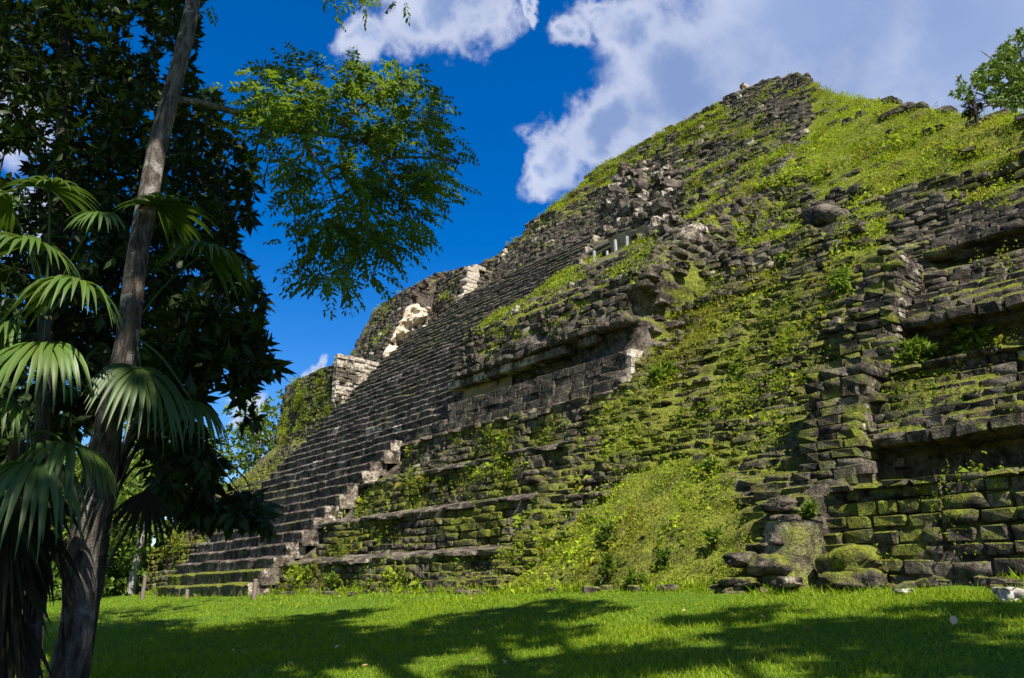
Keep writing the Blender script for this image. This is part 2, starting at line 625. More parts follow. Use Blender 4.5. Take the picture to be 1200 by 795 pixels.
m, T = new_mat('lawn_soil')
P = T.node('ShaderNodeNewGeometry').outputs['Position']
n1 = T.noise(P, 1.1, 5, 0.6).outputs[0]
n2 = T.noise(P, 22.0, 5, 0.7).outputs[0]
c = T.mix(T.ramp(n2, 0.35, 0.7), (0.035, 0.07, 0.006), (0.11, 0.19, 0.010))
c = T.mix(T.ramp(n1, 0.55, 0.75, 0, 0.6), c, (0.14, 0.19, 0.015))
finish(T, c, 0.95, n2, 0.06, 0.1)
M_SOIL = m
#@@SETTING

# ------------------------------------------------------------------ the lawn
def build_ground():
    xs = np.concatenate([np.linspace(-700, -50, 16), np.linspace(-48, 40, 177), np.linspace(43, 500, 14)])
    ys = np.concatenate([np.linspace(-120, -22, 12), np.linspace(-20, 60, 161), np.linspace(63, 900, 26)])
    X, Y = np.meshgrid(xs, ys)
    Z = ground_z(X, Y) + (fbm(X * 1.3, Y * 1.3, 3) - 0.5) * 0.05
    a = Acc()
    a.add(np.stack([X, Y, Z], -1).reshape(-1, 3), grid_faces(len(ys), len(xs)))
    o = a.build('lawn_ground', M_SOIL)
    tag(o, 'sloping ground of the clearing under the lawn', None, None, 'structure')


def build_lawn_grass():
    def band(n, y0, y1, h0, h1, w, pw=1.0):
        Y = y0 + (y1 - y0) * RNG.random(n) ** pw
        X = (RNG.random(n) * 1.36 - 0.70) * Y
        e = -((X - ORG[0]) * V[0] + (Y - ORG[1]) * V[1])
        ok = e > -0.15
        X, Y, e = X[ok], Y[ok], e[ok]
        Z = ground_z(X, Y) - 0.01
        n = len(X)
        patch = fbm(X * 0.9, Y * 0.9, 5)
        fine = fbm(X * 5, Y * 5, 8)
        h = (h0 + (h1 - h0) * RNG.random(n) ** 2) * (0.55 + 0.9 * patch) * (0.7 + 0.6 * fine)
        h *= np.where(e < 0.5, 1.6, 1.0)
        base = np.stack([X, Y, Z], -1)
        lean = RNG.normal(size=(n, 3)) * 0.75
        lean[:, 2] = 1.0
        lean = unit(lean)
        ax = unit(np.stack([RNG.normal(size=n), RNG.normal(size=n) * 0.6, np.zeros(n)], -1))
        wd = (w * (0.7 + 0.6 * RNG.random(n)))[:, None]
        mid = base + lean * (h * 0.55)[:, None]
        bend = lean + np.stack([RNG.normal(size=n) * 0.5, RNG.normal(size=n) * 0.5, -0.35 * np.ones(n)], -1)
        tip = mid + unit(bend) * (h * 0.5)[:, None]
        v = np.stack([base - ax * wd, base + ax * wd, mid + ax * wd * 0.7, mid - ax * wd * 0.7, tip], 1).reshape(-1, 3)
        b = (np.arange(n) * 5)[:, None, None]
        f3 = (np.array([[0, 1, 2], [0, 2, 3], [3, 2, 4]])[None] + b).reshape(-1, 3)
        tone = np.clip(0.15 + 0.75 * RNG.random(n) * (0.5 + patch), 0, 1)
        dry = np.where(RNG.random(n) < 0.06, 0.7 * RNG.random(n), 0.08 * patch + 0.45 * np.clip(fbm(X * 0.55 + 9, Y * 0.55, 15) - 0.52, 0, 1))
        acc.add(v, f3, np.repeat(np.stack([tone, dry, np.zeros(n)], -1), 5, 0))
    acc = Acc()
    band(90000, 4.5, 10.0, 0.035, 0.11, 0.0040, 0.8)
    band(90000, 9.0, 16.0, 0.04, 0.10, 0.0055, 0.8)
    band(60000, 15.0, 34.0, 0.05, 0.13, 0.009, 0.9)
    o = acc.build('lawn_grass', M_LAWN, smooth=False)
    tag(o, 'short bright green grass covering the whole lawn', None, None, 'stuff')


build_ground()
build_lawn_grass()

# ------------------------------------------------------------------ the pyramid: shape of its face
TOPS = [0.0, 1.0, 2.3, 3.75, 5.35]            # tops of the four terraces beside the stair
STEP_H = 0.42


def s_left(z):
    z = np.asarray(z, float)
    return np.where((z > 15.4) & (z < 20.6), 12.9, np.minimum(8.8 + 0.4 * z, 16.0))


def s_right(z):
    return np.interp(z, [0, 5.3, 5.4, 12.0, 15.5, 16.5, 30], [0.2, 0.2, -2.35, -2.3, 0.4, 0.9, 6.0])


def top_z(s):
    return np.interp(s, [-30, -19.3, -17.7, -11.4, -8.5, -5.2, -3.5, -1.5, 0.5, 8, 12, 18.4, 20.6, 21.2, 21.8, 23],
                     [0.3, 12.3, 13.9, 21.3, 25.0, 29.8, 31.8, 33.0, 34.6, 35.6, 35.9, 34.4, 29.0, 24, 10, 0.2])


# right hand walls, as (photo row at column 1100, distance in): turned into heights once
_RW = [(694, 0.85), (567, 1.35), (561.5, 1.75), (561, 2.75), (523.5, 2.8), (523, 1.95), (431, 2.95), (427, 3.85),
       (426, 4.7), (394.5, 4.8), (394, 3.95), (322, 5.45), (320, 6.35), (318, 6.95), (312.5, 6.95), (312, 6.15), (258, 7.9), (250, 9.2)]
RWZ = np.array([szd(1100, y, d)[1] for y, d in _RW])
RWD = np.array([d for y, d in _RW])
RWZ = np.maximum.accumulate(RWZ + np.arange(len(RWZ)) * 1e-4)


def smooth01(x):
    x = np.clip(x, 0, 1)
    return x * x * (3 - 2 * x)


def f_terrace(z):
    zz, dd = [-1.0], [0.55]
    for k in range(1, 5):
        zz += [TOPS[k - 1] + 0.001, TOPS[k] - 0.06, TOPS[k]]
        dd += [0.98 * TOPS[k] - 0.38, 0.98 * TOPS[k] - 0.06, 0.98 * TOPS[k] + 0.10]
    zz += [5.36, 6.44, 6.46, 7.28, 7.31, 8.9, 9.4, 13.5, 15.5, 40]
    dd += [5.45, 5.45, 6.05, 6.05, 5.40, 5.85, 6.6, 12.0, 15.2, 39.2]
    return np.interp(z, zz, dd)


def f_face(s, z, rough=True):
    """distance into the pyramid of its surface at (s, z)"""
    s = np.asarray(s, float)
    z = np.asarray(z, float)
    wob = (fbm(s * 0.7 + 3, z * 0.9, 21) - 0.5)
    ref = COT * z
    # worn middle part: low rubble courses
    q = (z + wob * 0.5) / 0.36
    fr = q - np.floor(q)
    mid = 0.98 * 0.36 * (np.floor(q) + np.where(fr < 0.7, fr * 0.25, 0.175 + (fr - 0.7) * 2.75)) - 0.98 * wob * 0.5
    mid = mid + (fbm(s * 0.5, z * 0.5, 31) - 0.5) * 0.9
    # higher up: big worn bands with overhangs
    q = (z + 1.2 * (fbm(s * 0.22, z * 0.12, 41) - 0.5) - 0.05 * s) / 2.3
    fr = q - np.floor(q)
    g = np.where(fr < 0.55, 0.08 * fr, np.where(fr < 0.72, 0.20 + 0.30 * fr, 0.416 + (fr - 0.72) * 2.085))
    upper = ref + (2.3 * (np.floor(q) + g) - 2.3 * q) * 0.75 * np.clip(fbm(s * 0.25 + 7, z * 0.25, 43) * 2.2 - 0.35, 0.1, 1.0)
    upper = upper + (fbm(s * 0.45, z * 0.45, 44) - 0.5) * 0.9
    grassy = smooth01((-(s + 5.5) - 0.10 * (z - 22)) / 3.0) * smooth01((z - 11.2 - 0.35 * (s + 19)) / 3.0) * smooth01((z - 9.5) / 2.5)
    upper = upper * (1 - grassy) + (ref + (fbm(s * 0.4, z * 0.4, 45) - 0.5) * 0.9) * grassy
    k = smooth01((z - 7.0) / 2.5)
    d = mid * (1 - k) + upper * k
    # terraces and the panel beside the stair
    edge = -10.9 + 1.0 * (fbm(z * 0.9, z * 0 + 2, 51) - 0.5) * np.where((z > 5.3) & (z < 7.3), 0.1, 1.0)
    wd = np.interp(z, [8.9, 11.0], [0.35, 2.4])
    t = smooth01((s - edge + np.interp(z, [8.9, 11.0], [0, 0.6])) / wd) * smooth01((15.3 - z) / 1.8)
    ft = f_terrace(z)
    fill = smooth01((-8.0 - s) / 1.2) * ((z > 6.44) & (z < 7.36))
    ft = np.where(fill > 0, ft * (1 - fill) + 5.75 * fill, ft)
    d = d * (1 - t) + (ft + np.where((z > 5.3) & (z < 9.0), 0.12, 0.5) * wob) * t
    # walls on the right
    t = smooth01((np.where(z < 1.52, -17.9, -18.25) - s) / 0.22) * smooth01((10.8 + 0.25 * wob - z) / 1.2)
    d = d * (1 - t) + (np.interp(z, RWZ, RWD) + 0.30 * wob * np.where(z > 6.2, 0.3, 1.0)) * t
    # piers at the left end of the right hand walls
    p = (s > -18.35) & (s < -17.35 + 0.3 * wob)
    d = np.where(p & (z > 1.6) & (z < 3.75), np.minimum(d, 1.66 + (z - 1.6) * 0.40 + wob * 0.2), d)
    d = np.where(p & (z >= 3.75) & (z < 6.25), np.minimum(d, 3.58 + (z - 3.75) * 0.48 + wob * 0.2), d)
    # grassy slump at the foot
    m = 1.12 * z - 0.42 + ((s + 14.3) / 2.9) ** 2 * 0.62 + (fbm(s * 0.8, z * 0.8, 61) - 0.5) * 0.45
    d = np.where(z < 3.2, np.minimum(d, m), d)
    # the stair and the body to the left of it
    sl, sr = s_left(z), s_right(z)
    on = (s > sr - 0.05) & (s <= sl) & (z < 18.2)
    d = np.where(on, ref + 0.42, d)
    left = (s > sl) & ((z < 20.5) | (s > 16.2))
    tl = np.interp(z, [0, 5.3, 6.2, 8.4, 8.7, 12.7, 12.95, 13.0, 14.8, 17, 19.2, 20.6, 22.4, 24, 40],
                   [0, 5.6, 7.3, 9.2, 9.5, 9.9, 10.3, 13.2, 13.8, 14.8, 15.8, 17.4, 21.4, 25.5, 39.2])
    tl = np.where(z < 5.3, f_terrace(np.minimum(z, 5.34)) + 0.25, tl)
    tl = np.where((s < 14.3) & (z > 6.2) & (z <= 12.95), ref + 0.5, tl)
    tl = np.where((s < 16.2) & (z > 12.95), ref + 0.5, tl)
    tl = np.where((s < 16.2) & (z > 15.3) & (z < 20.45), np.interp(z, [15.3, 16, 20.2, 20.45], [15.3, 16.7, 17.5, 19.6]), tl)
    d = np.where(left, tl + wob * 0.35, d)
    # hollow behind the shelter
    hol = smooth01((1 - np.abs((s + 1.9) / 2.6)) * 2) * smooth01((1 - np.abs((z - 15.2) / 1.2)) * 2)
    d = d + 1.6 * hol
    if rough:
        d = d + (fbm(s * 2.1, z * 2.6, 71, 4) - 0.5) * np.where(on, 0.1, 0.32) * np.where((z > 5.3) & (z < 6.5) & (s > -11) & (s < -2), 0.2, 1)
    return d


# photo outlines of what grows where on the face: (polygon, density, moss)
GROW = [
    ([(585, 698), (640, 640), (690, 596), (740, 556), (800, 536), (850, 556), (885, 600), (895, 650), (885, 698)], 1.0),
    ([(742, 470), (765, 410), (785, 330), (805, 300), (835, 330), (850, 400), (905, 440), (880, 490), (800, 500)], 0.62),
    ([(945, 95), (1000, 112), (1060, 128), (1200, 140), (1210, 195), (1105, 208), (1030, 232), (1010, 215), (960, 235), (935, 180), (955, 135)], 1.0),
    ([(1010, 240), (1050, 245), (1035, 290), (1000, 350), (965, 360), (985, 300)], 0.95),
    ([(555, 405), (600, 362), (690, 322), (735, 345), (700, 385), (565, 425)], 0.62),
    ([(590, 275), (680, 210), (760, 160), (840, 105), (855, 125), (765, 190), (700, 245), (640, 265), (600, 295)], 0.55),
    ([(800, 150), (850, 130), (930, 150), (945, 235), (960, 270), (880, 300), (815, 250)], 0.50),
    ([(318, 480), (392, 428), (395, 492), (370, 520), (325, 525)], 0.40),
    ([(700, 450), (1000, 440), (1000, 560), (740, 560), (700, 500)], 0.36),
    ([(780, 300), (1000, 340), (1000, 450), (760, 470)], 0.42),
    ([(1060, 150), (1210, 190), (1210, 270), (1100, 230), (1000, 240)], 0.50),
    ([(310, 700), (370, 600), (470, 520), (740, 450), (700, 560), (600, 690)], 0.30),
    ([(1000, 560), (1210, 545), (1210, 700), (1000, 700)], 0.30),
    ([(1030, 400), (1210, 380), (1210, 520), (1030, 535)], 0.34),
    ([(1030, 340), (1210, 300), (1210, 360), (1035, 395)], 0.30),
    ([(180, 620), (290, 560), (300, 640), (200, 700), (150, 700)], 0.35),
]


def growth(px, py):
    g = np.full(np.shape(px), 0.12)
    for poly, dens in GROW:
        g = np.where(in_poly(px, py, poly), np.maximum(g, dens), g)
    return g


pyramid = thing('stepped_pyramid', 'huge ruined stone step pyramid, dark and overgrown with moss and grass, filling the clearing', 'pyramid', pyr(-4, 2, 0.0))


def build_core():
    ss = np.arange(-31, 23.01, 0.16)
    zr = np.arange(-0.6, 37.0, 0.095)
    S, Z = np.meshgrid(ss, zr)
    H = top_z(S) + (fbm(S * 0.8, S * 0 + 4, 81, 4) - 0.5) * 0.9
    over = np.maximum(Z - H, 0)
    Zc = np.minimum(Z, H)
    D = f_face(S, Zc) + over * 0.8
    Zf = np.where(over > 0, H - 0.30 * np.maximum(over - 1.2, 0) + (fbm(S * 1.5, over * 1.5, 83) - 0.5) * 0.3 * np.clip(over, 0, 1), Z)
    Zf = np.where(S > 21.2, np.minimum(Z, H), Zf)
    p = pyr(S, D, Zf)
    px, py, _ = project(p)
    g = growth(px, py)
    moss = np.clip(0.25 + 0.75 * g + 0.0 * S, 0, 1)
    stair = (S > s_right(Zc) - 0.05) & (S < s_left(Zc)) & (Zc < 18.2)
    moss = np.where(stair, 0.1, moss)
    moss = np.where(in_poly(px, py, [(520, 510), (530, 430), (700, 360), (770, 400), (740, 460)]), 0.15, moss)
    col = np.stack([np.full(S.shape, 0.2), moss, np.zeros(S.shape)], -1)
    a = Acc()
    a.add(p.reshape(-1, 3), grid_faces(len(zr), len(ss))[:, ::-1], col.reshape(-1, 3))
    o = a.build('core', M_STONE, pyramid)
    return o


build_core()

STONES = []           # (nearness, verts, colour)


def put(tmpl, s, d, z, ls, ld, lz, tone, moss, pale, yaw=0, roll=0, pitch=0):
    v = place_stone(tmpl, s, d, z, ls, ld, lz, yaw, roll, pitch)
    c = v.mean(0)
    px, py, f = project(c)
    STONES.append((max(ls, lz) * lz / f ** 2, v, (np.clip(tone, 0, 1), np.clip(moss, 0, 1), np.clip(pale, 0, 1)), px, py))


def course_field(s0, s1, z0, z1, ls, lz, lib, tone, moss, proud, test, ld=0.45, jit=1.0, pale=0.0):
    """courses of stones over a piece of the face"""
    z = z0 + lz * 0.5
    while z < z1:
        h = lz * (0.85 + 0.3 * RNG.random())
        s = s0 - RNG.random() * ls
        while s < s1:
            l = ls * (0.6 + 0.9 * RNG.random())
            sc = s + l / 2
            s += l + 0.02
            zc = z + (vnoise(sc * 0.5, z * 0.8, 91) - 0.5) * 0.18 * jit
            if zc > top_z(sc) + 0.1 or not test(sc, zc):
                continue
            d = float(f_face(sc, zc, False))
            d2 = float(f_face(sc, zc + h * 0.5, False))
            if d2 - d > 1.5 and jit > 0.3:
                continue
            c = pyr(sc, d, zc)
            px, py, _ = project(c)
            if px < -120 or px > 1330 or py < -40 or (688 < px < 762 and 276 < py < 325 and z > 12):
                continue
            g = float(growth(px, py))
            n = vnoise(sc * 0.9, zc * 0.9, 93)
            if RNG.random() < (g - 0.35) * 1.35 * (0.4 + n) or (g > 0.95 and RNG.random() < (0.85 if zc < 8 else 0.70)):
                continue
            t = lib[RNG.integers(len(lib))]
            put(t, sc, d + ld / 2 - proud * (0.4 + 0.8 * RNG.random()), zc, l * 1.02, ld, h * (0.92 + 0.12 * RNG.random()),
                tone + RNG.normal(0, 0.18), moss * (0.4 + 1.1 * n) + 0.15 * (g - 0.3), pale + (0.55 if RNG.random() < 0.015 else 0),
                RNG.normal(0, 0.05) * jit, RNG.normal(0, 0.035) * jit, RNG.normal(0, 0.06) * jit)
        z += h + 0.01


NO_STAIR = lambda s, z: z > 18.0 or not (s_right(z) - 0.2 < s < s_left(z) + 0.1)
course_field(-11.2, 0.3, 0.0, 5.36, 0.36, 0.19, HEWN, 0.85, 0.60, 0.12, lambda s, z: s > -11.3 and NO_STAIR(s, z))
course_field(-18.3, -10.9, 0.0, 8.0, 0.38, 0.15, FLAT, 0.80, 0.56, 0.11, lambda s, z: not (-18.35 < s < -17.35 and 1.6 < z < 6.2) and not (s < -17.75 and z < 1.6))
course_field(-25.0, -18.1, -0.1, float(RWZ[1]), 0.34, 0.18, HEWN, 0.28, 0.50, 0.11, lambda s, z: s < -18.05, jit=0.9)
course_field(-25.0, -18.35, float(RWZ[5]), float(RWZ[6]), 0.33, 0.18, HEWN, 0.22, 0.52, 0.07, lambda s, z: True)
course_field(-25.0, -18.35, float(RWZ[3]), float(RWZ[4]) - 0.1, 0.36, 0.16, BLOCK, 0.3, 0.25, 0.06, lambda s, z: True)
course_field(-26.0, -18.35, float(RWZ[10]), float(RWZ[11]), 0.38, 0.20, HEWN, 0.14, 0.42, 0.07, lambda s, z: True)
course_field(-20.35, -18.0, float(RWZ[15]), float(RWZ[16]), 0.42, 0.22, BLOCK, 0.02, 0.12, 0.08, lambda s, z: s > -19.95 - 0.35 * (z - RWZ[15]), jit=0.25)
course_field(-26.0, -20.0, float(RWZ[15]), float(RWZ[16]), 0.45, 0.25, ROUND, 0.1, 0.45, 0.10, lambda s, z: s < -20.6)


def pier(z0, z1, d0, slope):
    z = z0
    while z < z1:
        h = RNG.uniform(0.12, 0.19)
        d = d0 + slope * (z - z0)
        cuts = [-18.36 + RNG.normal(0, 0.03), RNG.uniform(-18.15, -17.95), RNG.uniform(-17.8, -17.6), -17.40 + RNG.normal(0, 0.06)]
        for a_, b_ in zip(cuts[:-1], cuts[1:]):
            put(HEWN[RNG.integers(32)], (a_ + b_) / 2, d + 0.35 + RNG.normal(0, 0.02), z + h / 2 + RNG.normal(0, 0.012), (b_ - a_) * 1.06, 0.75, h * RNG.uniform(0.95, 1.12), 0.26 + RNG.normal(0, 0.15), 0.46 + RNG.normal(0, 0.15), 0.0, RNG.normal(0, 0.03), RNG.normal(0, 0.03))
        for k in range(3):                       # right return of the pier, sunlight put into its pale colour
            put(ROUND[RNG.integers(32)], -18.30 + RNG.normal(0, 0.02), d + 0.30 + 0.3 * k, z + h / 2, 0.16, 0.30, h, 0.85, 0.12, 0.40 if RNG.random() < 0.7 else 0.1)
        z += h


pier(1.62, 3.72, 1.42, 0.40)
pier(3.86, 6.25, 3.36, 0.48)
course_field(-10.9, -2.3, 7.30, 9.0, 0.42, 0.24, ROUND, 0.14, 0.30, 0.10, NO_STAIR, jit=0.6)
course_field(-10.9, -2.3, 9.0, 15.0, 0.42, 0.26, ROUND, 0.10, 0.34, 0.15, NO_STAIR)
course_field(-18.3, -10.9, 8.0, 15.0, 0.48, 0.21, FLAT, 0.14, 0.40, 0.16, lambda s, z: True)
course_field(-20.5, 8.0, 15.0, 36.0, 0.55, 0.27, FLAT, 0.10, 0.34, 0.18, NO_STAIR)
course_field(-26.0, -18.3, 8.3, 12.5, 0.45, 0.24, ROUND, 0.10, 0.45, 0.15, lambda s, z: True)
course_field(8.0, 19.8, 18.0, 36.0, 0.60, 0.26, FLAT, 0.18, 0.32, 0.14, lambda s, z: z > 20.6 or s < 12.9)
course_field(9.0, 20.0, 0.0, 6.2, 0.45, 0.24, ROUND, 0.40, 0.50, 0.12, lambda s, z: s > s_left(z) + 0.1)
course_field(14.3, 19.5, 6.2, 13.0, 0.50, 0.26, ROUND, 0.12, 0.55, 0.10, lambda s, z: True)
course_field(13.0, 16.2, 15.6, 20.4, 0.5, 0.27, ROUND, 0.08, 0.28, 0.12, lambda s, z: True)
course_field(16.2, 19.8, 13.0, 24.0, 0.55, 0.28, ROUND, 0.08, 0.25, 0.12, lambda s, z: True)
# flat cap stones along the terrace edges
for k in range(1, 5):
    s = -10.9
    while s < 0.1:
        l = 0.5 + 0.7 * RNG.random()
        put(FLAT[RNG.integers(32)], s + l / 2, 0.98 * TOPS[k] + 0.13 + RNG.normal(0, 0.03), TOPS[k] + 0.01 + RNG.normal(0, 0.012), l, 0.8, 0.15, 1.0, 0.12, 0.22 + 0.12 * RNG.random(), 0, RNG.normal(0, 0.01), 0.22 + RNG.normal(0, 0.03))
        s += l + 0.01
for zi, di in ((RWZ[1], 1.52), (RWZ[6], 3.12)):
    s = -25.0
    while s < -18.4:
        l = 0.3 + 0.4 * RNG.random()
        put(FLAT[RNG.integers(32)], s + l / 2, di + RNG.normal(0, 0.04), zi + 0.02, l, 0.8, 0.12, 0.55, 0.5, 0.0, 0, RNG.normal(0, 0.01), -0.05)
        s += l + 0.01


def side_wall(s0, d_lo, d_hi, z0, z1, ls, lz, lib, tone, moss, pale):
    """stones on a face that looks to the right (towards -s)"""
    z = z0 + lz / 2
    while z < z1:
        d = d_lo(z)
        while d < d_hi(z):
            l = ls * (0.6 + 0.8 * RNG.random())
            n = vnoise(d * 1.1, z * 1.1, 95)
            put(lib[RNG.integers(len(lib))], s0 + 0.16 - 0.10 * RNG.random(), d + l / 2, z + RNG.normal(0, 0.015), 0.42, l, lz * 0.98,
                tone + RNG.normal(0, 0.15), moss * (0.4 + n), pale * (0.5 + n) if pale else 0, RNG.normal(0, 0.03))
            d += l + 0.01
        z += lz


def wall_patch(name, s0, d_lo, d_hi, z0, z1, mix):
    zs = np.arange(z0, z1 + 0.01, 0.15)
    ds = np.linspace(0, 1, 30)
    Z, K = np.meshgrid(zs, ds, indexing='ij')
    lo = np.array([d_lo(z) for z in zs])[:, None]
    hi = np.array([d_hi(z) for z in zs])[:, None]
    D = lo + (hi - lo) * K
    S = s0 + 0.1 + (fbm(D * 1.5, Z * 1.5, 97) - 0.5) * 0.4
    a = Acc()
    a.add(pyr(S, D, Z).reshape(-1, 3), grid_faces(len(zs), len(ds)), mix)
    a.build(name, M_STONE, pyramid)


stair_d = lambda z: 0.98 * z + 0.5
side_wall(14.3, lambda z: 9.5, stair_d, 8.6, 12.9, 0.5, 0.26, BLOCK, 0.6, 0.12, 0.52)
wall_patch('side_wall', 14.35, lambda z: 9.5, stair_d, 8.4, 12.9, (0.5, 0.1, 0.3))
Bf = lambda z: float(np.interp(z, [13, 14.8, 17, 19.2, 20.6, 22.4, 24], [13.0, 13.6, 14.6, 15.6, 17.2, 21.2, 24]))
side_wall(16.2, Bf, stair_d, 13.0, 22.6, 0.55, 0.30, ROUND, 0.05, 0.22, 0.0)
wall_patch('side_wall', 16.25, Bf, stair_d, 12.9, 22.6, (0.1, 0.2, 0.0))
# white pilaster on the corner of the upper block
B2 = lambda z: float(np.interp(z, [15.3, 16, 20.2, 20.45], [15.3, 16.7, 17.5, 19.6]))
side_wall(12.9, B2, stair_d, 15.6, 20.3, 0.5, 0.28, ROUND, 0.05, 0.15, 0.0)
wall_patch('side_wall', 12.95, B2, stair_d, 15.4, 20.4, (0.1, 0.15, 0.0))
for k in range(17):
    z = 15.7 + k * 0.285
    put(BLOCK[k % 32], 12.95, B2(z) + 0.42 + RNG.normal(0, 0.05), z, 0.62, 0.95, 0.30, 0.8, 0, 0.85 + RNG.normal(0, 0.1), RNG.normal(0, 0.05))
for k in range(7):
    put(ROUND[k % 32], 16.0, 21.6 + k * 0.2, 20.9 + k * 0.3, 0.4, 0.5, 0.3, 0.7, 0.1, 0.55)


for x0, y0, x1, y1, w in ((634, 285, 640, 252, 0.5), (592, 306, 597, 290, 0.5), (826, 172, 832, 150, 0.6), (840, 298, 846, 285, 0.6), (872, 118, 876, 106, 0.5)):
    for k in range(7):
        t = k / 6
        s, z = sz(x0 + (x1 - x0) * t, y0 + (y1 - y0) * t)
        put(ROUND[RNG.integers(32)], s + RNG.normal(0, 0.12), float(f_face(s, z, False)) + 0.12, z, w * (0.7 + 0.6 * RNG.random()), 0.7, 0.42, 0.8, 0.05, 0.48, RNG.normal(0, 0.1))


def finish_stones():
    inside = [i for i, s in enumerate(STONES) if -5 < s[3] < 1205 and 0 < s[4] < 800]
    inside.sort(key=lambda i: -STONES[i][0])
    single = set(inside[:300])
    a = Acc()
    for i, (k, v, c, px, py) in enumerate(STONES):
        if i in single:
            b = Acc()
            b.add(v, CUBE_F, c)
            b.build('stone', M_STONE, pyramid, i % 5 < 1, v.mean(0))
        else:
            a.add(v, CUBE_F, c)
    o = a.build('stone_masonry', M_STONE, pyramid, False)
    n = len(o.data.polygons) // 26
    o.data.polygons.foreach_set('use_smooth', np.repeat(RNG.random(n) < 0.22, 26))
    o['kind'] = 'stuff'


finish_stones()


# ------------------------------------------------------------------ the stair
def build_stair():
    """each step a long course of dressed blocks: thin joints, worn rounded nosing, uneven line"""
    stair = link('staircase', None, pyramid, pyr(4, 6, 4))
    for i in range(43):
        z = i * STEP_H
        s0 = float(s_right(z + 0.2)) + RNG.normal(0, 0.10)
        s1 = float(s_left(z)) + RNG.normal(0, 0.1)
        S, DD, ZZ, J, TN = [], [], [], [], []
        s = s0
        first = True
        while s < s1 - 0.2:
            l = min(0.7 + 0.9 * RNG.random() if not first else 0.45, s1 - s)
            n = max(3, int(l / 0.14))
            od, oz, tn = RNG.normal(0, 0.012), RNG.normal(0, 0.008), np.clip(RNG.normal(0.24, 0.10), 0, 1)
            pale = 0.22 if first else (0.5 if RNG.random() < 0.015 else 0.0)  # sun on the right end put into colour; other pale blocks random
            for k in range(n + 1):
                e = k == 0 or k == n
                S.append(s + 0.008 + (l - 0.016) * k / n)
                DD.append(od + (0.012 if e else 0))
                ZZ.append(oz - (0.006 if e else 0))
                TN.append((0.9 if first else tn, pale))
            s += l
            first = False
        S, DD, ZZ, TN = np.array(S), np.array(DD), np.array(ZZ), np.array(TN)
        DD = DD + (fbm(S * 0.5, S * 0 + i * 2.3, 98) - 0.5) * 0.14 + (fbm(S * 3, S * 0 + i * 1.7, 97) - 0.5) * 0.06
        ZZ = ZZ + (fbm(S * 0.35, S * 0 + i * 3.1, 99) - 0.5) * 0.07
        wear = np.clip((fbm(S * 1.6, S * 0 + i * 5.1, 96) - 0.42) * 3, 0, 1)      # broken nosing
        front = 0.98 * z - 0.28
        prof = [(0.10, -0.08), (0.06, 0.02), (0.05, 0.20), (0.03, 0.31), (0.0, 0.345), (0.045, 0.405), (0.14, 0.43), (0.75, 0.445)]
        rows = []
        for q, (a_, h) in enumerate(prof):
            w = wear * 0.07 if q in (4, 5) else 0
            r = (fbm(S * 5, S * 0 + q * 3.3 + i, 95) - 0.5) * 0.05
            rows.append(pyr(S, front + DD + a_ + w + r, z + ZZ + h - (wear * 0.04 if q in (5, 6) else 0)))
        P = np.stack(rows)
        n = vnoise(S * 0.5, S * 0 + z * 0.6, 101)
        moss = 0.08 + 0.25 * (n > 0.72) + (0.45 if i < 2 else 0)
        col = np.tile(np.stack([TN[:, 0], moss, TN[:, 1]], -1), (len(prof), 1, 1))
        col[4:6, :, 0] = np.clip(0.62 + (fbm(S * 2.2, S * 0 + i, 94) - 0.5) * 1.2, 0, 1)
        a = Acc()
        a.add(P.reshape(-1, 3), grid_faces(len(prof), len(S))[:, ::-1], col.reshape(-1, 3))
        for e in (0, -1):
            a.add(np.concatenate([P[:, e], [P[0, e] + (P[-1, e] - P[-2, e])]]), [list(range(9)) if e else list(range(8, -1, -1))], (0.8, 0.08, 0.36 if i % 3 else 0.5))  # end caps coloured pale, imitating the sunlit right end
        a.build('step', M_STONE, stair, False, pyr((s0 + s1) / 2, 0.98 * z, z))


build_stair()


